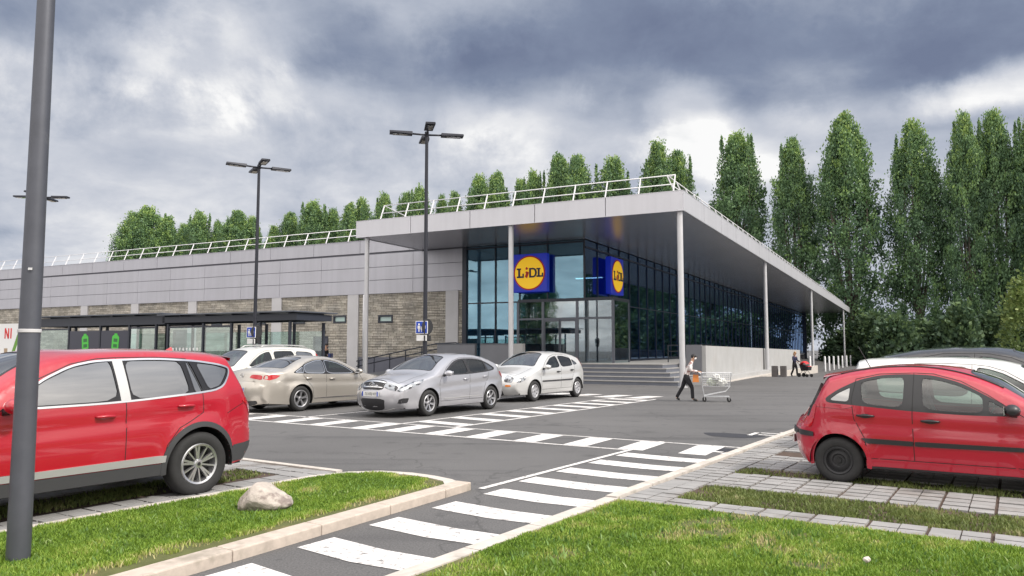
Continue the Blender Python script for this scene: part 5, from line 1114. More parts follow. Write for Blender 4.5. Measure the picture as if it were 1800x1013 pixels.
# ------------------------------------------------------------------ parked cars
def squeeze_rear(sp, x0, k):        # shorten the tail behind x0
    fx = lambda x: x if x <= x0 else x0+(x-x0)*k
    sp['upper'] = [(fx(p[0]),)+tuple(p[1:]) for p in sp['upper']]; sp['bulge'] = [(fx(p[0]),)+tuple(p[1:]) for p in sp['bulge']]; sp['length'] = fx(sp['length']); sp['plan'] = [(fx(p[0]), p[1]) for p in sp['plan']]
    for k_ in ('screen', 'rear'): a = sp[k_]; sp[k_] = ((fx(a[0][0]), a[0][1]), (fx(a[1][0]), a[1][1]))+tuple(a[2:])
    sp['fx'] = fx
squeeze_rear(MINI, 3.35, .80); squeeze_rear(SUV, 4.0, .84)
def heading(d): return math.atan2(d[1], d[0])
H_P = heading(LP); H_Pm = heading((-LP[0], -LP[1])); H_Q = heading(LQ); H_Qm = heading((-LQ[0], -LQ[1]))
def car_at(name, sp, label, cat, pq, hd, pm, group=None, scale=1., detail=True):
    """pq: lot coordinates of the middle between the axles"""
    x, y = lot(*pq); return make_car(name, sp, label, cat, (x, y, ground_z(x, y)), hd, pm, group, scale, detail)
red1 = paint('red', (.38,.004,.018), .0, .30); red2 = paint('rosso', (.40,.005,.026), 0, .34)
CM['red_arch'] = red2
sil = paint('silver', (.46,.46,.49), .6, .34); gold = paint('champagne', (.50,.465,.415), .6, .34); whi = paint('white', (.74,.74,.73), 0, .35); pearl = paint('pearl', (.66,.65,.61), .35, .35)
blk = paint('black', (.02,.02,.024), .3, .25); gry = paint('grey', (.17,.17,.19), .5, .35); lsil = paint('light_silver', (.60,.60,.595), .4, .38)
G = 'cars parked in the car park'
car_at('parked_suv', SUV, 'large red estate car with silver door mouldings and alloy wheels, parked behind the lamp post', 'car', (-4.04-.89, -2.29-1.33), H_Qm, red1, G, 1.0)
car_at('parked_hatchback', MINI, 'small round red hatchback with black side strips and black steel wheels on the block paving', 'car', (1.91+1.223-.03, 2.62+.77), H_P, red2, G, .955)
car_at('parked_hatchback', HATCH, 'silver hatchback with double grille bars facing the striped crossing', 'car', (-8.50-.92, 8.62), H_Qm, sil, G, 1.035)
car_at('parked_coupe', COUPE, 'champagne coloured low saloon seen from its red tail lights', 'car', (-12.38-.95, 6.55+1.38), H_Q, gold, G, 1.03)
car_at('parked_hatchback', OLDH, 'older pale silver hatchback with amber corner lights behind the silver one', 'car', (-9.12-.92, 14.75), H_Qm, lsil, G, 1.09)
car_at('parked_people_carrier', MPV, 'tall pearl white people carrier with roof rails behind the champagne saloon', 'car', (-15.3-.92, 8.0), H_Qm, pearl, G, 1.0)
car_at('parked_people_carrier', MPV, 'grey tall car mostly hidden on the far side of the large red car', 'car', (-9.6, -4.9), H_Qm, gry, G, 1.0, False)
car_at('parked_people_carrier', dict(MPV, extras=MPV['extras'][:-1]), 'white smooth-roofed car directly behind the small red hatchback', 'car', (3.35, 6.45), H_P, whi, G, .875, False)
car_at('parked_hatchback', OLDH, 'black hatchback second in the row behind the small red hatchback', 'car', (3.5, 9.2), H_P, blk, G, 1.17, False)
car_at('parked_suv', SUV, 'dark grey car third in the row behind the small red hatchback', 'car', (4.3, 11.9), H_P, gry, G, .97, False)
car_at('parked_people_carrier', MPV, 'pale silver tall car farthest in the row behind the small red hatchback', 'car', (5.6, 14.7), H_P, lsil, G, .93, False)
for i, (u, v, sp, pm, lab) in enumerate([(1668, 650, HATCH, whi, 'white car far off under the poplars, just left of the others'), (1720, 648, MPV, pearl, 'pale tall car far off under the poplars'), (1778, 652, OLDH, gry, 'dark car far off under the poplars by the right edge')]):
    x, y = gp(u, v, -.6); make_car('distant_car', sp, lab, 'car', (x, y, ground_z(x, y)), H_P+.3*i, pm, 'cars far off under the poplars', 1.0, False)
# ------------------------------------------------------------------ trees and shrubs
def leaf_mat(name, stops):
    m = grass_mat(name, stops); return m
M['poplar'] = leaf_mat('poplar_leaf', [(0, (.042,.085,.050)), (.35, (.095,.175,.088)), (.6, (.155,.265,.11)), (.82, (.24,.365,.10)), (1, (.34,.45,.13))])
M['shrub'] = leaf_mat('shrub_leaf', [(0, (.035,.065,.045)), (.5, (.075,.13,.07)), (1, (.15,.22,.08))])
M['lime_leaf'] = leaf_mat('lime_leaf', [(0, (.06,.10,.03)), (.5, (.14,.20,.05)), (1, (.28,.33,.10))])
M['bark'] = mat('bark', (.10,.085,.07), .9, noise=(3,.3), bump=(8,.6,.03))
def leaf_mesh(name, C, D, size, tone, m, rs, asp=1.6):
    n = len(C); D = D+rs.normal(0, .45, (n, 3)); D /= np.linalg.norm(D, axis=1)[:,None]
    a = rs.normal(0, 1, (n, 3)); S = np.cross(D, a); S /= np.linalg.norm(S, axis=1)[:,None]
    l = (size*(.6+.8*rs.rand(n)))[:,None]; w = l/asp/2
    V = np.stack([C-D*l*.5, C+S*w, C+D*l*.5, C-S*w], 1)
    me = bpy.data.meshes.new(name); me.vertices.add(4*n); me.vertices.foreach_set('co', V.reshape(-1)); me.loops.add(4*n); me.loops.foreach_set('vertex_index', np.arange(4*n))
    me.polygons.add(n); me.polygons.foreach_set('loop_start', np.arange(n)*4)
    at = me.attributes.new('tone', 'FLOAT', 'FACE'); at.data.foreach_set('value', np.clip(tone, 0, 1)); me.materials.append(m); me.update(); me.validate(); return me
def poplar_meshes(seed, H, Rr, nplume, bare=.05):
    rs = np.random.RandomState(seed); Cs = []; Ds = []; T = []
    hs = [0,.05,.12,.3,.5,.7,.84,.93,1.0]; rr = [.3,.55,.80,.95,1.0,.84,.56,.28,.05]
    tr = MB(); tr.tube([(0,0,-.3),(.05,0,H*.1),(.1,.05,H*.35),(0,.1,H*.7),(0,0,H*.93)], [H*.016,H*.013,H*.010,H*.005,H*.0015], 9)
    spires = [(0, 0, 1.0)]+[((Rr*(.30+.45*rs.rand()))*math.cos(a), (Rr*(.30+.45*rs.rand()))*math.sin(a), .74+.24*rs.rand()) for a in (2*math.pi*(np.arange(9)+rs.rand(9)*.8)/9)]
    for (sx, sy, sh) in spires[1:]: tr.tube([(.05,0,H*(.07+.2*rs.rand())),(sx*.6,sy*.6,H*.35),(sx,sy,H*sh*.75),(sx,sy,H*sh*.95)], [H*.006,H*.005,H*.003,H*.001], 6)
    for k in range(nplume):
        h = bare+(1-bare)*rs.rand()**.85; a = rs.rand()*2*math.pi
        lob = 1+.20*math.sin(3*a+seed+h*5)+.16*math.sin(5*a+h*11+seed)+.10*math.sin(h*31+2*a)
        r = Rr*np.interp(h, hs, rr)*lob*(.42+.6*rs.rand()**.5); L = H*(.045+.04*rs.rand()); wid = Rr*(.085+.075*rs.rand())
        c = np.array([r*math.cos(a), r*math.sin(a), h*H*.97]); n = int(46+46*rs.rand())
        up = np.array([.30*math.cos(a), .30*math.sin(a), 1.0])
        t = rs.rand(n)-.35; off = rs.normal(0, 1, (n, 3))*wid*(1-.55*np.clip(t+.2, 0, 1))[:,None]; off[:,2] *= .6
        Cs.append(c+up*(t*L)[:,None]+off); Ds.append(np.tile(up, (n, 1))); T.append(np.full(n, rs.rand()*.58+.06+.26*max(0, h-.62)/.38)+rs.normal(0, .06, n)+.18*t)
    for (sx, sy, sh) in spires:
        for q in range(60):
            t = rs.rand()**.9; z = H*(sh-.20*(1-t)); r = (1-t)**.9*Rr*.26; a = rs.rand()*2*math.pi; n = 11
            c = np.array([sx+r*math.cos(a)*rs.rand(), sy+r*math.sin(a)*rs.rand(), z]); Cs.append(c+rs.normal(0, 1, (n, 3))*np.array([.16,.16,.5])*(.5+.7*(1-t))*Rr/4.5); Ds.append(np.tile([.1*math.cos(a), .1*math.sin(a), 1.], (n, 1))); T.append(np.full(n, .35+.35*rs.rand())+rs.normal(0, .12, n))
    C = np.concatenate(Cs); D = np.concatenate(Ds); tone = np.concatenate(T)
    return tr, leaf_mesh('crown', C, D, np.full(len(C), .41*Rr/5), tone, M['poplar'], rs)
def bush_mesh(seed, rx, ry, h, n, m, size):
    rs = np.random.RandomState(seed); Cs = []; T = []; Ds = []
    for k in range(n):
        a = rs.rand()*2*math.pi; z = rs.rand()**.8; r = (1-z**2.5)**.5*(.45+.58*rs.rand()**.5)*(1+.18*math.sin(3*a+seed)); q = 20
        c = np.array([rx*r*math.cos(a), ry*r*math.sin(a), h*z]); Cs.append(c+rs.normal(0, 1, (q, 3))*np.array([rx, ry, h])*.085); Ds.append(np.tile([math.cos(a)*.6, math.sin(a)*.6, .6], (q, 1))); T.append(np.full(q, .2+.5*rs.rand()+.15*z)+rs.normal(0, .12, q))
    C = np.concatenate(Cs); C[:,2] = np.maximum(C[:,2], .03); return leaf_mesh('foliage', C, np.concatenate(Ds), np.full(len(C), size), np.concatenate(T), m, rs, 1.5)
def plane_pt(u, Yp):            # where the line of sight in that direction meets the row standing at building depth Yp
    d = ray(u, HZP); X0, Y0 = to_bld(0, 0); dx, dy = d[0]*BX[0]+d[1]*BX[1], d[0]*BY[0]+d[1]*BY[1]; k = (Yp-Y0)/dy
    return d[0]*k, d[1]*k
def build_trees():
    H0, R0 = 42., 5.2
    protos = []
    for i in range(6):
        tr, me = poplar_meshes(100+7*i, H0, R0, 620, .04)
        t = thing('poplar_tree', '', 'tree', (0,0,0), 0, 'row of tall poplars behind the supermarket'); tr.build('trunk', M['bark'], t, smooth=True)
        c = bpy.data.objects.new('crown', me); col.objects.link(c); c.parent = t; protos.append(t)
    used = set()
    #      px centre, px top, px width, depth
    L = [(226,372,62,112),(252,362,66,116),(285,381,58,118),(318,392,44,116),(343,370,52,114),(377,387,34,117),(412,369,66,115),(437,380,42,118),
         (478,398,44,114),(505,372,50,116),(545,352,62,115),(580,366,46,118),(612,356,46,114),(632,348,50,117),(672,340,48,115),(712,336,44,117),(735,327,52,114),(775,342,34,118),(797,336,42,115),
         (842,306,58,117),(872,304,58,114),(915,312,40,118),(938,298,48,115),(985,268,62,116),(1018,270,64,114),(1080,274,72,116),(1162,248,66,114),(1196,262,62,118),
         (1304,233,108,115),(1402,244,84,114),(1498,190,122,112),(1620,204,108,113),(1712,190,80,110),(1766,182,92,112),(1838,186,100,110),(1930,180,110,110),(2020,190,110,112)]
    labs = {226:'leftmost dark green poplar rising over the hall roof', 1304:'green poplar just right of the canopy corner, wide and pointed', 1402:'narrow poplar between two wider ones above the canopy edge', 1498:'biggest bushy poplar standing above the end of the canopy',
            1620:'tall poplar between the biggest one and the double-topped pair', 1712:'left half of the double-topped poplar pair near the right edge', 1766:'right half of the double-topped poplar pair near the right edge', 1080:'lone round-topped poplar over the canopy guard rail, gaps on both sides',
            1162:'pointed poplar over the canopy corner, left one of a touching pair', 1196:'lower poplar over the canopy corner, right one of a touching pair'}
    for i, (u, v, w, Yp) in enumerate(L):
        x, y = plane_pt(u, Yp); D = y; Ht = (HZP-v-(4 if u < 1250 else 0))/FPX*D+CAMH+.5; Rt = w*(1.30 if u < 1250 else .97)/2/FPX*D
        k = i % 6; o = protos[k] if k not in used else copy_tree(protos[k]); used.add(k)
        o.location = (x, y, ground_z(x, y)-.1); o.rotation_euler = (0, 0, i*1.7); o.scale = (Rt/R0*.93, Rt/R0*.93, Ht/H0)
        if u in labs: o['label'] = labs[u]
        elif u < 460: o['label'] = 'dark green poplar of the far left clump above the hall roof'
        elif u < 650: o['label'] = 'small spiky poplar above the hall roof, left of the canopy'
        elif u < 960: o['label'] = 'poplar showing only its top over the canopy guard rail'
        elif u < 1100: o['label'] = 'taller poplar of the touching pair over the canopy guard rail'
        else: o['label'] = 'tall poplar at the right edge beyond the double-topped pair'
    # lower planting under the poplars beyond the car park
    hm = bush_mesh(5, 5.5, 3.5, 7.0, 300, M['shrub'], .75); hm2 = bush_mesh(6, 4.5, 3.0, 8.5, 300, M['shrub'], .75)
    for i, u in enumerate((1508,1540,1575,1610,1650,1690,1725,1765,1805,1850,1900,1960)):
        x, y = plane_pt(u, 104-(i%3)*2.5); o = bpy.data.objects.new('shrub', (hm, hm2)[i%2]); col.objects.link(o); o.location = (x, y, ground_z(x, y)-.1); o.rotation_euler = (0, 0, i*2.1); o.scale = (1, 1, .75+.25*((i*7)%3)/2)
        tag(o, 'green shrub in the planting strip under the tall poplars', 'shrub', 'dark shrubs under the poplars')
    t = thing('leafy_tree', 'pale yellow-green leafy tree low at the right edge before the poplars', 'tree', plane_pt(1822, 66)+(-.9,))
    D = t.location.y; s = D/FPX*1.15; b = MB(); b.tube([(0,0,-.2),(.1,0,50*s),(0,.1,110*s)], [4*s,3*s,1.*s], 8); b.build('trunk', M['bark'], t, smooth=True)
    me = bush_mesh(9, 52*s, 44*s, 120*s, 210, M['lime_leaf'], 6*s); c = bpy.data.objects.new('crown', me); col.objects.link(c); c.parent = t; c.location = (0, 0, 22*s)
build_trees()

# building and trees added out of view so the glass has something to reflect
def add_reflected_backdrop():
    t = thing('added_warehouse', 'long pale building added behind the viewpoint, out of view, for reflections in the entrance glass', 'added_warehouse', (10, -62, 0), R(8))
    b = MB(); b.box(-34, 30, -14, 0, 0, 7.5); b.build('wall', M['fascia'], t); b = MB(); b.box(-34.4, 30.4, -14.4, .4, 7.5, 8.1); b.build('roof', M['roof'], t)
    for x in (-24, -12, 0, 12): b = MB(); b.box(x, x+6, .002, .06, 0, 5); b.build('door', M['frame_dark'], t)
    src = [o for o in bpy.data.objects if o.name.startswith('poplar_tree') and o.parent is None][:4]
    for i, (x, y, h) in enumerate(((-70,-55,.42),(-58,-60,.36),(-48,-52,.45),(-38,-64,.33),(52,-50,.40),(62,-38,.46),(74,-30,.38),(80,-12,.5),(90,8,.42),(-62,-30,.4),(-66,-8,.36))):
        o = copy_tree(src[i % 4]); o.location = (x, y, 0); o.scale = (h*1.6, h*1.6, h); o.rotation_euler = (0, 0, i); o['label'] = 'broad tree added behind the viewpoint, out of view, for reflections'; o['group'] = 'trees added for reflections'
add_reflected_backdrop()

# ------------------------------------------------------------------ lamp posts
def lamp_post(label, x, y, Ht, rot, mk, r0=.075, r1=.05, head=True):
    t = thing('lamp_post', label, 'street lamp', (x, y, ground_z(x, y)), 0, 'four-armed lamp posts of the car park')
    b = MB(); b.tube([(0,0,0),(0,0,.3),(0,0,Ht*.5),(0,0,Ht)], [r0,r0,(r0+r1)/2,r1], 20); b.build('pole', mk, t, smooth=True, sharp=50)
    b = MB(); b.lathe([(r0+.08, 0), (r0+.08, .025), (r0+.012, .03), (r0+.008, .05)], n=20); b.build('base_plate', mk, t, smooth=True, sharp=40)
    for k in range(4):
        a = rot+k*math.pi/2; T = Matrix.Translation((0, 0, Ht-.10+.03*(k%2))) @ Matrix.Rotation(a, 4, 'Z'); b = MB(); b.tube([(0,0,0),(.55,0,.02)], .032, 8)
        o = b.build('arm', mk, t, smooth=True); o.matrix_basis = T
        h = MB(); h.add([(.46,-.12,.07),(1.17,-.15,.06),(1.19,.15,.06),(.46,.12,.07),(.46,-.14,-.03),(1.18,-.16,-.01),(1.18,.16,-.01),(.46,.14,-.03)], [(0,1,2,3),(7,6,5,4),(0,4,5,1),(1,5,6,2),(2,6,7,3),(3,7,4,0)])
        g = h.build('lamp_head', mk, o); md = g.modifiers.new('bevel', 'BEVEL'); md.width = .012; md.segments = 2
        h = MB(); h.box(.62, 1.08, -.09, .09, -.040, -.030); h.build('lens', CM['clear_lens'], g)
    b = MB(); b.lathe([(r1+.004, Ht-.16), (r1+.018, Ht-.14), (r1+.018, Ht), (.0, Ht+.03)], n=16); b.build('cap', mk, t, smooth=True, sharp=40)
    return t
x, y = gp(31, 998)
fg = lamp_post('thick grey lamp post rising out of the grass in the left foreground', x, y, 8.6, .5, M['lamp_grey'], .0840, .048)
b = MB(); b.lathe([(.0795, 1.81), (.0832, 1.813), (.0832, 1.835), (.0795, 1.838)], n=20); b.build('strap', M['pilaster'], fg, smooth=True, sharp=30)
b = MB()
b.box(.015, .05, -.083, -.076, 2.30, 2.318); b.build('clip', M['chrome'], fg)
l1 = lamp_post('dark four-armed lamp post with blue sign, right of the other thin posts', -2.73, 24, 8.62, R(12), M['lamp_metal'])
l2 = lamp_post('dark four-armed lamp post with blue sign in front of the trolley shelter', -9.56, 28.4, 8.62, R(30), M['lamp_metal'])
l3 = lamp_post('dark four-armed lamp post far left, half hidden by the thick grey post', -21.53, 34.5, 8.7, R(4), M['lamp_metal'])
def family_sign(label, x, y, z, ang):
    t = thing('parking_sign', label, 'sign', (x, y, z), ang, 'blue family parking signs on the lamp posts')
    T = lambda d: Matrix.Translation((0, -d, 0)) @ Matrix.Rotation(math.pi/2, 4, 'X')
    b = MB(); b.prism([(-.2,-.2),(.2,-.2),(.2,.2),(-.2,.2)], 0, .02, None, T(.09)); b.build('white_border', M['white_sign'], t)
    b = MB(); b.prism([(-.18,-.18),(.18,-.18),(.18,.18),(-.18,.18)], 0, .004, None, T(.111)); b.build('panel', M['blue_sign'], t)
    for cx, k in ((-.085, 1.), (.085, 1.), (0, .62)):
        b = MB(); z0 = -.14; b.prism([(cx+.03*k*math.cos(a), z0+.235*k+.03*k*math.sin(a)) for a in [2*math.pi*i/14 for i in range(14)]], 0, .004, None, T(.1155))
        b.prism([(cx-.045*k, z0+.10*k), (cx-.02*k, z0+.10*k), (cx-.02*k, z0), (cx+.02*k, z0), (cx+.02*k, z0+.10*k), (cx+.045*k, z0+.10*k), (cx+.045*k, z0+.195*k), (cx-.045*k, z0+.195*k)], 0, .004, None, T(.1155)); b.build('figure', M['white_sign'], t)
    b = MB(); b.box(-.17, .17, -.105, -.085, -.42, -.235); b.build('plate', M['white_sign'], t)
    b = MB(); b.box(-.05, .05, -.09, -.06, -.36, .16); b.build('bracket', M['lamp_metal'], t)
    return t
family_sign('blue family parking sign on the right-hand thin lamp post', -2.80, 24, 2.36, R(-14))
family_sign('blue family parking sign on the thin lamp post by the trolley shelter', -9.62, 28.4, 2.30, R(-20))
for (x, y, z, lab) in ((-2.58, 23.9, 2.38, 'black back of a round sign on the right-hand thin lamp post'), (-9.40, 28.3, 2.32, 'black back of a round sign on the post by the trolley shelter')):
    t = thing('round_sign', lab, 'sign', (x, y, z), R(52)); b = MB(); b.lathe([(0, -.012), (.24, -.012), (.25, 0), (.24, .012), (0, .012)], (0, .09, 0), 'y', 28); b.build('disc', M['black'], t, smooth=True, sharp=40)
    b = MB(); b.box(-.15, .15, .08, .10, -.44, -.27); b.build('plate', M['black'], t); b = MB(); b.box(-.03, .03, .04, .08, -.4, .1); b.build('bracket', M['black'], t)

# ------------------------------------------------------------------ trolley shelter and banner
def build_shelter():
    t = thing('trolley_shelter', 'long dark glazed trolley shelter with flat roof in front of the stone wall', 'shelter', (-8.75, 30.9, 0), math.atan2(.4605, -.8877))
    # local x runs leftwards along the shelter, y towards the building is negative
    dp = -2.0
    def zt(x): return 2.78
    for (x0, x1, zb, th) in ((-.1, 7.9, 2.86, .26), (7.75, 17.6, 2.80, .40)):
        b = MB(); b.box(x0, x1, -.06, .06, zb, zb+th); b.box(x0, x1, dp-.06, dp+.06, zb, zb+th); b.box(x0, x0+.1, dp+.06, -.06, zb, zb+th); b.box(x1-.1, x1, dp+.06, -.06, zb, zb+th); b.build('roof_frame', M['frame_dark'], t)
        b = MB(); b.box(x0-.12, x1+.02, dp-.3, .35, zb+th+.06, zb+th+.11); b.build('roof_sheet', M['frame_grey'], t)
        b = MB(); x = x0+.4
        while x < x1: b.box(x-.03, x+.03, dp, .1, zb+th, zb+th+.06); x += 1.6
        b.build('roof_bearers', M['frame_dark'], t)
    posts = [.3, 1.95, 3.6, 5.3, 7.55, 8.35, 10.2, 12.3, 14.7, 17.3]
    for x in posts:
        for y in (0, dp):
            b = MB(); b.box(x-.05, x+.05, y-.05, y+.05, 0, 2.80); b.build('post', M['frame_dark'], t)
    for i, (a, c) in enumerate(zip(posts[:-1], posts[1:])):
        if c-a < 1 or a < 2: continue
        if i in (6, 7): continue
        g = MB(); g.box(a+.09, c-.09, -.008, .008, .25, 2.62); f = g.build('glass_panel', M['clear_glass'], t)
        for z0 in (2.62, .17): b = MB(); b.box(a+.05, c-.05, -.03, .03, z0, z0+.08); b.build('panel_rail', M['frame_dark'], f)
        if i in (3, 4): 
            b = MB(); x = a+.3
            while x < c-.3: b.box(x, x+.1, .0085, .0105, 1.62, 1.74); x += .22
            b.build('frosted_band', M['white_sign'], f)
    for k, (a, c) in enumerate(((10.26, 12.24), (12.36, 14.64))):
        b = MB(); b.box(a, c, -.03, .03, .3, 2.56); p = b.build('poster_panel', mat('poster_dark', (.035,.037,.06), .35), t)
        b = MB(); cx = (a+c)/2-.1; T = Matrix.Translation((cx, .032, 2.02)) @ Matrix.Rotation(-math.pi/2, 4, 'X') @ Matrix.Scale(-1, 4, (0,1,0)) @ Matrix.Rotation(.08*(-1)**k, 4, 'Z')
        b.prism([(-.20,-.36),(.18,-.36),(.24,-.30),(.25,.22),(.18,.30),(.11,.32),(.09,.40),(-.09,.40),(-.11,.32),(-.18,.30),(-.25,.22),(-.25,-.30)], 0, .006, None, T); b.build('green_picture', mat('poster_green', (.07,.55,.05), .4), p)
        b = MB()
        for zz in (.08, -.18): b.prism([(-.15, zz-.08), (.13, zz-.08), (.13, zz+.08), (-.15, zz+.08)], .0065, .009, None, T)
        b.build('dark_marks', mat('poster_mark', (.02,.16,.03), .4), p)
    # back row of glazing
    for a, c in zip(posts[:-1], posts[1:]):
        if c-a < 1: continue
        g = MB(); g.box(a+.07, c-.07, dp-.008, dp+.008, .25, 2.45); g.build('glass_panel', M['clear_glass'], t)
build_shelter()
t = thing('banner_sign', 'white banner with red letters and a green stripe on the stone wall', 'banner', bld(-61.0, YG-.5)+(0,), -BA)
b = MB(); b.box(-3.4, 2.0, -.03, .03, .9, 3.9); b.build('board', M['white_sign'], t)
def letter_bars(segs, w, mk):
    b = MB()
    for a, c in segs: b.bar((a[0], -.036, a[1]), (c[0], -.036, c[1]), w, .010, up=(0,1,0))
    return b.build('letter', mk, t)
letter_bars([((-.45,2.6),(-.45,3.5)), ((-.45,3.5),(.05,2.6)), ((.05,2.6),(.05,3.5))], .17, M['red_sign']); letter_bars([((.42,2.6),(.42,3.5))], .18, M['red_sign'])
b = MB(); b.bar((.75, -.034, 1.2), (1.9, -.034, 3.6), .42, .006, up=(0,1,0)); b.build('green_stripe', mat('banner_green', (.12,.28,.03), .5), t)
b = MB(); b.box(-.5, .0, -.036, -.031, 1.15, 1.75); b.build('small_picture', mat('banner_brown', (.35,.25,.16), .5), t)
for x in (-3.3, 1.9):
    b = MB(); b.box(x-.05, x+.05, .031, .12, 0, 3.9); b.build('post', M['frame_grey'], t)

# ------------------------------------------------------------------ boulder and pebble
def rock(name, label, loc, fn, m, rz=0.):
    bm = bmesh.new(); bmesh.ops.create_icosphere(bm, subdivisions=5, radius=1)
    for v in bm.verts: v.co = fn(v.co.copy())
    me = bpy.data.meshes.new(name); bm.to_mesh(me); bm.free(); me.materials.append(m); me.polygons.foreach_set('use_smooth', [True]*len(me.polygons))
    o = bpy.data.objects.new(name, me); col.objects.link(o); o.location = loc; o.rotation_euler = (0, 0, rz); return tag(o, label, 'rock')
from mathutils import noise as mnoise
def boulder_fn(c):
    n = mnoise.noise(c*1.3+Vector((3,1,7)))*.13+mnoise.noise(c*3.1)*.05+mnoise.noise(c*9)*.012; c = c*(1+n)
    c.x *= .29; c.y *= .22; c.z *= .15
    c.z *= 1-.38*sst(.02, .30, c.x); c.z += .045*math.exp(-((c.x+.06)/.12)**2)
    if c.x < -.10: c.x = -.10+(c.x+.10)*.86; c.z -= .02
    return c
bx_, by_ = gp(458, 900, .05)
rock('boulder', 'pale grey-pink boulder lying on the grass island by the red estate car', (bx_, by_+.12, .125), boulder_fn, mat('boulder_stone', (.42,.375,.335), .9, noise=(9,.28), two=((.22,.18,.165), 5.5, .52, .66), bump=(22,.8,.02)), R(-6))
px_, py_ = gp(1524, 992, .05); rock('pebble', 'small white stone lying in the front lawn', (px_, py_, .085), lambda c: Vector((c.x*.028, c.y*.02, c.z*.022))*(1+.2*mnoise.noise(c*2)), mat('white_stone', (.62,.55,.52), .8))
# ------------------------------------------------------------------ people
def skin_mesh(name, nodes, edges, m, parent, levels=2, root=0):
    """nodes: {key: (x,y,z,r)}; grows one continuous surface along the edges"""
    keys = list(nodes); ix = {k: i for i, k in enumerate(keys)}
    me = bpy.data.meshes.new(name); me.from_pydata([nodes[k][:3] for k in keys], [(ix[a], ix[b]) for a, b in edges], [])
    o = bpy.data.objects.new(name, me); col.objects.link(o)
    sk = o.modifiers.new('skin', 'SKIN'); sk.use_smooth_shade = True; sk.branch_smoothing = .6
    for k in keys:
        v = me.skin_vertices[0].data[ix[k]]; r = nodes[k][3]; v.radius = r if isinstance(r, tuple) else (r, r); v.use_root = (ix[k] == root)
    sb = o.modifiers.new('sub', 'SUBSURF'); sb.levels = levels; sb.render_levels = levels
    dg = bpy.context.evaluated_depsgraph_get(); dg.update(); nm = bpy.data.meshes.new_from_object(o.evaluated_get(dg)); nm.name = name
    bpy.data.objects.remove(o); r = bpy.data.objects.new(name, nm); col.objects.link(r); nm.materials.clear(); nm.materials.append(m); nm.polygons.foreach_set('use_smooth', [True]*len(nm.polygons)); r.parent = parent; return r
SKIN = mat('skin', (.50,.30,.21), .5); 
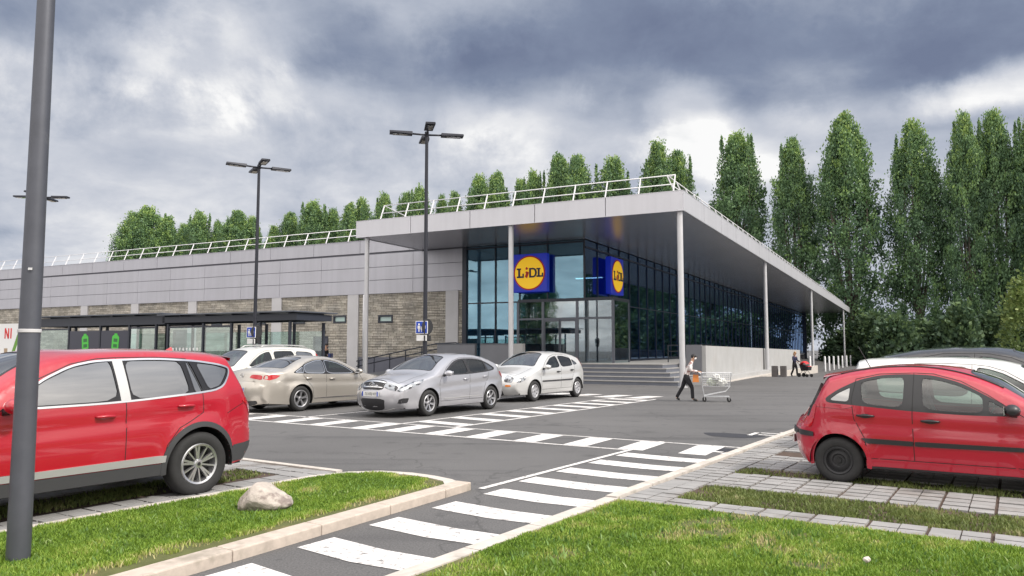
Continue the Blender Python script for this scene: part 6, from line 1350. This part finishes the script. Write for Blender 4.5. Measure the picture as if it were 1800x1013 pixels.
def person(label, loc, rz, P, mats, hair_col, scale=1., long_hair=False, mask=False, hood=False):
    """P: joint positions, local +x is forward"""
    t = thing('person', label, 'person', loc, rz); t.scale = (scale,)*3
    V = {k: Vector(v) for k, v in P.items()}
    neck = V['neck']; hd = V['head']; fw = Vector((1,0,0))
    nodes = {'pelvis': (*V['pelvis'], (.14,.115)), 'waist': (*V['pelvis'].lerp(V['chest'], .5), (.135,.105)), 'chest': (*V['chest'], (.155,.115)), 'neck': (*neck, .055), 'hb': (*(neck.lerp(hd, .45)), .062), 'head': (*hd, (.078,.098)), 'top': (*(hd+(hd-neck).normalized()*.085), (.062,.075)),
        'nose': (*(hd+fw*.108+Vector((0,0,-.015))), .016)}
    edges = [('pelvis','waist'),('waist','chest'),('chest','neck'),('neck','hb'),('hb','head'),('head','top')]
    del nodes['nose']
    for s in 'lr':
        sh, el, wr, ha = V['sh'+s], V['el'+s], V['wr'+s], V['ha'+s]; hp, kn, an, to = V['hip'+s], V['kn'+s], V['an'+s], V['to'+s]
        nodes.update({'sh'+s: (*sh, .062), 'el'+s: (*el, .045), 'wr'+s: (*wr, .030), 'pa'+s: (*wr.lerp(ha, .55), (.036,.024)), 'hip'+s: (*hp, .092), 'th'+s: (*hp.lerp(kn, .5), .078), 'kn'+s: (*kn, .060), 'ca'+s: (*kn.lerp(an, .35), .055), 'an'+s: (*an, .040), 'to'+s: (*to, (.042,.032))})
        edges += [('chest','sh'+s),('sh'+s,'el'+s),('el'+s,'wr'+s),('wr'+s,'pa'+s),('pelvis','hip'+s),('hip'+s,'th'+s),('th'+s,'kn'+s),('kn'+s,'ca'+s),('ca'+s,'an'+s),('an'+s,'to'+s)]
        d = (ha-wr).normalized(); sd = d.cross(Vector((0,0,1))); sd = sd.normalized() if sd.length > .1 else Vector((0,1,0)); pa = wr.lerp(ha, .55); cu = Vector((0,0,-1))
        for j, (o_, ln) in enumerate(((-.027,.062),(-.009,.072),(.009,.068),(.027,.052))):
            b0 = pa+sd*o_+d*.028; b1 = b0+d*ln*.55+cu*.012; b2 = b1+d*ln*.2+cu*ln*.42
            for q, bb in enumerate((b0, b1, b2)): nodes['f%d%d%s' % (j, q, s)] = (*bb, (.010,.009,.007)[q])
            edges += [('pa'+s, 'f%d0%s' % (j, s)), ('f%d0%s' % (j, s), 'f%d1%s' % (j, s)), ('f%d1%s' % (j, s), 'f%d2%s' % (j, s))]
        sgn = 1 if s == 'l' else -1; iv = Vector((0, -sgn, 0)); t0 = wr.lerp(pa, .6)+iv*.03; t1 = t0+iv*.02+d*.035+cu*.01
        nodes['t0'+s] = (*t0, .012); nodes['t1'+s] = (*t1, .009); edges += [('wr'+s, 't0'+s), ('t0'+s, 't1'+s)]
    slim = lambda k, r: r if (k[:2] in ('ne','hb','he','to','wr','pa','t0','t1') or k[0] == 'f') else (tuple(a*.8 for a in r) if isinstance(r, tuple) else r*.8)
    skin_mesh('body', {k: (*n[:3], slim(k, n[3])) for k, n in nodes.items()}, edges, SKIN, t, 2)
    def sub(name, keys, ed, f, m, over={}):
        n = {}
        for k in keys:
            r = over.get(k, nodes[k][3]); r = tuple(a*f for a in r) if isinstance(r, tuple) else r*f; n[k] = (*nodes[k][:3], r)
        return skin_mesh(name, n, ed, m, t, 2)
    top, bot, shoe = mats; ov = {'wrl': .036, 'wrr': .036}
    sub('shirt', ['waist','pelvis','chest','shl','ell','wrl','shr','elr','wrr','neck'], [('waist','pelvis'),('waist','chest'),('chest','neck'),('chest','shl'),('shl','ell'),('ell','wrl'),('chest','shr'),('shr','elr'),('elr','wrr')], 1.24, top, dict(ov, neck=.05))
    sub('trousers', ['pelvis','waist']+[k+s for s in 'lr' for k in ('hip','th','kn','ca','an')], [('pelvis','waist')]+[e for s in 'lr' for e in (('pelvis','hip'+s),('hip'+s,'th'+s),('th'+s,'kn'+s),('kn'+s,'ca'+s),('ca'+s,'an'+s))], 1.2, bot, {'waist': (.115,.09), 'anl': .052, 'anr': .052})
    for s in 'lr': sub('shoe', ['an'+s,'to'+s], [('an'+s,'to'+s)], 1.25, shoe)
    up = (hd-neck).normalized(); b = MB(); c = hd+up*.03-fw*.018; b.sphere(c, (.098,.088,.092), 16, 10); h = b.build('hair', hair_col, t, smooth=True)
    if long_hair: b = MB(); b.sphere(hd-fw*.05-up*.08, (.07,.095,.15), 12, 8); b.build('long_hair', hair_col, t, smooth=True)
    b = MB(); b.sphere(hd+fw*.088-up*.018, (.022,.014,.022), 8, 6); b.build('nose', SKIN, t, smooth=True)
    for y in (-.032, .032): b = MB(); b.sphere(hd+fw*.082+up*.012+Vector((0,y,0)), .011, 8, 6); b.build('eye', M['black'], t, smooth=True)
    for y in (-.08, .08): b = MB(); b.sphere(hd+Vector((0,y,0))-up*.01, (.018,.012,.03), 8, 6); b.build('ear', SKIN, t, smooth=True)
    b = MB(); b.box(hd.x+.078, hd.x+.092, hd.y-.022, hd.y+.022, hd.z-.062, hd.z-.054); b.build('mouth', mat('lips', (.35,.12,.10), .5), t)
    if mask: b = MB(); b.sphere(hd+fw*.055-up*.048, (.058,.066,.048), 12, 8); b.build('face_mask', M['white_sign'], t, smooth=True)
    return t
def checked():
    m = mat('checked_shirt', (.62,.58,.55), .8); nt = m.node_tree; N = nt.nodes.new; L = nt.links.new; tc = N('ShaderNodeTexCoord')
    v = N('ShaderNodeTexVoronoi'); v.inputs['Scale'].default_value = 16; L(tc.outputs['Object'], v.inputs['Vector']); r = N('ShaderNodeValToRGB'); L(v.outputs['Color'], r.inputs[0]); e = r.color_ramp.elements
    e[0].position, e[0].color = .25, (.25,.13,.12,1); e[1].position, e[1].color = .55, (.66,.63,.62,1); L(r.outputs[0], nt.nodes['Principled BSDF'].inputs['Base Color']); return m
black_cloth = mat('black_cloth', (.012,.012,.016), .85); navy_cloth = mat('navy_cloth', (.018,.02,.055), .85); dark_shoe = mat('dark_shoe', (.02,.02,.02), .5)
man = dict(pelvis=(0,0,.90), chest=(.14,0,1.26), neck=(.22,0,1.43), head=(.28,0,1.58), shl=(.16,.19,1.36), shr=(.16,-.19,1.36), ell=(.17,.27,1.09), elr=(.17,-.27,1.09), wrl=(.41,.22,1.06), wrr=(.41,-.22,1.06), hal=(.50,.20,1.06), har=(.50,-.20,1.06),
    hipl=(.0,.09,.88), hipr=(.0,-.09,.88), knl=(-.14,.10,.50), knr=(.20,-.10,.49), anl=(-.36,.10,.12), anr=(.22,-.10,.09), tol=(-.24,.11,.04), tor=(.40,-.11,.035))
mx_, my_ = gp(1207, 705.5); MAN_RZ = R(-14)
person('man in patterned pale shirt and black trousers leaning forward to push a shopping trolley', (mx_, my_, 0), MAN_RZ, man, (checked(), black_cloth, dark_shoe), mat('black_hair', (.012,.011,.012), .6), .90, mask=True)
b = MB(); t = thing('carrier_bag', 'small orange bag hanging before the man who pushes the trolley', 'bag', (mx_+.26, my_-.20, .62), MAN_RZ)
b.add([(-.10,-.05,0),(.10,-.05,0),(.10,.05,0),(-.10,.05,0),(-.085,-.02,.24),(.085,-.02,.24),(.085,.02,.24),(-.085,.02,.24)], [(0,3,2,1),(4,5,6,7),(0,1,5,4),(1,2,6,5),(2,3,7,6),(3,0,4,7)]); b.build('sack', mat('orange_bag', (.60,.20,.04), .5), t)
b = MB(); b.tube([(-.05,0,.23),(-.04,0,.33),(.04,0,.33),(.05,0,.23)], .008, 6); b.build('handle', mat('orange_bag_strap', (.5,.16,.03), .5), t, smooth=True)
# shopping trolley
def trolley():
    cx, cy = mx_+.92*math.cos(MAN_RZ), my_+.92*math.sin(MAN_RZ)
    t = thing('shopping_trolley', 'wire shopping trolley pushed by the man, loaded with pale bags', 'shopping trolley', (cx, cy, 0), MAN_RZ); w = M['trolley']
    b = MB(); r = .0075
    # basket: local x forward
    def ring(z, x0, x1, hy0, hy1, rr=r): b.tube([(x0,-hy0,z),(x1,-hy1,z),(x1,hy1,z),(x0,hy0,z),(x0,-hy0,z)], rr, 6)
    for k in range(7):
        f = k/6; ring(.50+.42*f, -.40+(-.03)*f, .44+.05*f, .20+.07*f, .16+.045*f, .010 if k in (0, 6) else .006)
    for k in range(15):
        x = -.40+.84*k/14; hy = .20-.04*k/14; b.bar((x,-hy,.5), (x*1.04-.0,-hy-.065,.92), .008); b.bar((x,hy,.5), (x*1.04,hy+.065,.92), .008); b.bar((x,-hy,.5), (x,hy,.5), .008)
    for k in range(7):
        y = -.16+.32*k/6; b.bar((.44,y,.5), (.49,y*1.28,.92), .008); b.bar((-.40,y*1.25,.5), (-.43,y*1.6,.92), .008); b.bar((-.4,y*1.2,.5), (.44,y,.5), .008)
    b.build('basket', w, t)
    b = MB()
    for s in (-1, 1): b.tube([(-.55,s*.25,.945),(-.46,s*.25,.90),(-.42,s*.22,.52),(-.36,s*.23,.16),(.40,s*.19,.17)], .014, 8); b.tube([(.44,s*.16,.50),(.30,s*.17,.34),(.10,s*.19,.30),(-.36,s*.22,.20)], .012, 6)
    b.bar((.40,-.19,.17), (.40,.19,.17), .022); b.build('frame', w, t)
    b = MB(); b.tube([(-.55,-.28,.945),(-.55,.28,.945)], .018, 10); b.build('handle', CM['trim'], t, smooth=True)
    for x, y in ((-.36,.23),(-.36,-.23),(.40,.19),(.40,-.19)):
        b = MB(); b.lathe([(.0,-.014),(.062,-.014),(.066,-.006),(.066,.006),(.062,.014),(0,.014)], (x, y, .066), 'y', 18); wl = b.build('wheel', CM['tyre'], t, smooth=True, sharp=40); b = MB(); b.bar((x,y-.02,.06), (x,y-.02,.17), .02, .006); b.bar((x,y+.02,.06), (x,y+.02,.17), .02, .006); b.build('fork', w, wl)
    b = MB(); b.box(-.42,-.40,-.15,.15,.72,.9); b.build('child_seat', mat('seat_flap', (.35,.37,.42), .5), t)
    rs = random.Random(5)
    for k, (x, y, z, sx, c, nm, lb) in enumerate(((.18,.02,.62,.17,(.70,.70,.66),'carrier_bag','white carrier bag at the front of the trolley basket'), (-.12,.04,.62,.16,(.62,.66,.55),'carrier_bag','pale greenish carrier bag at the back of the trolley basket'), (.02,-.06,.78,.13,(.74,.74,.72),'carrier_bag','small white bag on top of the trolley load'))):
        q = Matrix.Rotation(MAN_RZ, 4, 'Z') @ Vector((x, y, z))
        rock(nm, lb, (cx+q.x, cy+q.y, z), lambda c_: Vector((c_.x*sx, c_.y*sx*.85, c_.z*sx*.8))*(1+.28*mnoise.noise(c_*2.2+Vector((k*3,0,0)))), mat('bag_film_%d' % k, c, .4))['category'] = 'bag'
M['trolley'] = mat('trolley_wire', (.62,.63,.65), .3, .7)
trolley()
# woman with a pram
wx, wy = gp(1397, 661, -.14); wz = ground_z(wx, wy)
woman = dict(pelvis=(0,0,.92), chest=(.03,0,1.28), neck=(.05,0,1.46), head=(.08,0,1.61), shl=(.03,.18,1.39), shr=(.03,-.18,1.39), ell=(.06,.25,1.12), elr=(.06,-.25,1.12), wrl=(.30,.20,1.03), wrr=(.30,-.20,1.03), hal=(.39,.18,1.02), har=(.39,-.18,1.02),
    hipl=(0,.09,.9), hipr=(0,-.09,.9), knl=(.12,.09,.5), knr=(-.04,-.09,.5), anl=(.14,.09,.09), anr=(-.22,-.09,.12), tol=(.30,.1,.035), tor=(-.08,-.1,.04))
W_RZ = R(-52)
person('woman with fair hair in a navy coat pushing a red pram beside the ramp wall', (wx, wy, wz), W_RZ, woman, (navy_cloth, black_cloth, dark_shoe), mat('fair_hair', (.38,.23,.12), .6), 1.0, True)
b = MB(); 
def pram():
    q = Matrix.Rotation(W_RZ, 4, 'Z') @ Vector((.78, 0, 0)); t = thing('pram', 'red and black pram pushed by the fair-haired woman', 'pram', (wx+q.x, wy+q.y, wz), W_RZ)
    b = MB()
    for s in (-1, 1): b.tube([(-.42,s*.22,1.02),(-.20,s*.24,.72),(.30,s*.24,.14)], .016, 8); b.tube([(-.28,s*.25,.14),(.12,s*.24,.62)], .016, 8)
    b.bar((-.42,-.22,1.02), (-.42,.22,1.02), .032); b.bar((.3,-.24,.14), (.3,.24,.14), .025); b.bar((-.28,-.25,.14), (-.28,.25,.14), .025); b.build('frame', CM['trim'], t)
    for x, r in ((-.28,.14),(.30,.11)):
        for s in (-1, 1): b = MB(); b.lathe([(0,-.02),(r-.03,-.02),(r,-.012),(r,.012),(r-.03,.02),(0,.02)], (x, s*.28, r), 'y', 20); b.build('wheel', CM['tyre'], t, smooth=True, sharp=40)
    b = MB(); b.add([(-.18,-.2,.42),(.34,-.2,.46),(.34,.2,.46),(-.18,.2,.42),(-.30,-.22,.86),(.38,-.22,.70),(.38,.22,.70),(-.30,.22,.86)], [(0,3,2,1),(4,5,6,7),(0,1,5,4),(1,2,6,5),(2,3,7,6),(3,0,4,7)]); b.build('seat', black_cloth, t)
    b = MB(); n = 9; vs = []
    for i in range(n):
        a = R(10+140*i/(n-1))
        for j in range(7): y = -.22+.44*j/6; vs.append((-.08-.30*math.cos(a)*1.0+.06, y, .72+.36*math.sin(a)*(1-.25*(abs(y)/.22)**3)))
    b.add(vs, [(i*7+j, i*7+j+1, (i+1)*7+j+1, (i+1)*7+j) for i in range(n-1) for j in range(6)]); b.build('hood', mat('pram_red', (.55,.02,.025), .7), t, smooth=True)
    b = MB(); b.box(.05,.36,-.19,.19,.68,.75); b.build('blanket', mat('pram_blanket', (.5,.03,.04), .8), t)
pram()
# figure by the stone wall
dx_, dy_ = bld(-23.9, YG-2.1)
dark = dict(pelvis=(0,0,.92), chest=(.05,0,1.28), neck=(.08,0,1.46), head=(.12,0,1.60), shl=(.05,.19,1.38), shr=(.05,-.19,1.38), ell=(.04,.27,1.10), elr=(.04,-.27,1.10), wrl=(.28,.16,1.02), wrr=(.28,-.16,1.02), hal=(.36,.10,1.02), har=(.36,-.10,1.02),
    hipl=(0,.09,.9), hipr=(0,-.09,.9), knl=(.15,.09,.5), knr=(-.02,-.09,.5), anl=(.16,.09,.09), anr=(-.2,-.09,.12), tol=(.33,.1,.035), tor=(-.06,-.1,.04))
person('person all in black walking along the stone wall with a parcel', (dx_, dy_, .2), R(-20), dark, (black_cloth, black_cloth, dark_shoe), mat('dark_hair', (.015,.012,.012), .7), 1.08)
q = Matrix.Rotation(R(-20), 4, 'Z') @ Vector((.42, 0, 0)); t = thing('parcel', 'dark blue parcel carried by the person in black', 'parcel', (dx_+q.x, dy_+q.y, 1.16), R(-20)); b = MB(); b.box(-.07,.07,-.17,.17,-.02,.26); o = b.build('box', mat('parcel_blue', (.03,.05,.16), .6), t); b = MB(); b.box(-.071,.071,-.03,.03,-.021,.261); b.build('tape', mat('parcel_tape', (.1,.1,.14), .5), t)
for i, (X, Y, w, h, c) in enumerate(((-9.0,15,1.6,1.9,(.45,.10,.08)),(-8.9,26,2,1.8,(.12,.30,.5)),(-8.9,34,2,2,(.45,.40,.12)),(-9.0,43,2,1.8,(.4,.42,.45)),(-13.2,14,1.5,2.1,(.4,.42,.4)),(-11.6,20,2,2,(.5,.3,.1)),(-9.0,52,2,2,(.15,.25,.5)))):
    t = sthing('shop_shelf', 'filled shop shelf standing inside the glass front', 'shelf', X, Y, ZP, 'filled shelves inside the store'); m = mat('goods_%d' % i, c, .6, two=((.5,.5,.48), 2.5, .5, .56), noise=(6,.4))
    for k in range(4): b = MB(); b.box(-w/2, w/2, -.35, .35, h*k/4+.05, h*k/4+.09); s_ = b.build('shelf', M['frame_grey'], t); b = MB(); b.box(-w/2+.08, w/2-.08, -.3, .3, h*k/4+.092, h*k/4+h*.2); b.build('goods', m, s_)
    for s in (-1, 1): b = MB(); b.box(s*w/2-.03, s*w/2+.03, -.36, .36, 0, h); b.build('side_panel', M['frame_grey'], t)
# a few things seen through the entrance glass
for i, (X, Y, w, h, c, lab) in enumerate(((-9.6, 12, 1.6, 1.6, (.42,.30,.10), 'orange and green fruit stand behind the entrance doors'), (-12.6, 10, 1.2, 2.0, (.50,.55,.55), 'pale tall display unit behind the front glass left of the column'), (-8.6, 21, 1.5, 1.9, (.10,.20,.42), 'blue display shelf deep inside the glazed side'))):
    t = sthing('display_stand', lab, 'display stand', X, Y, ZP); m = mat('stand_%d' % i, c, .6, two=((.15,.25,.08), 3, .45, .6))
    for k in range(4): b = MB(); b.box(-w/2, w/2, -.35, .35, h*k/4+.05, h*k/4+.09); s_ = b.build('shelf', M['frame_grey'], t); b = MB(); b.box(-w/2+.08, w/2-.08, -.3, .3, h*k/4+.092, h*k/4+h*.19); b.build('goods', m, s_)
    for s in (-1, 1): b = MB(); b.box(s*w/2-.03, s*w/2+.03, -.36, .36, 0, h); b.build('side_panel', M['frame_grey'], t)
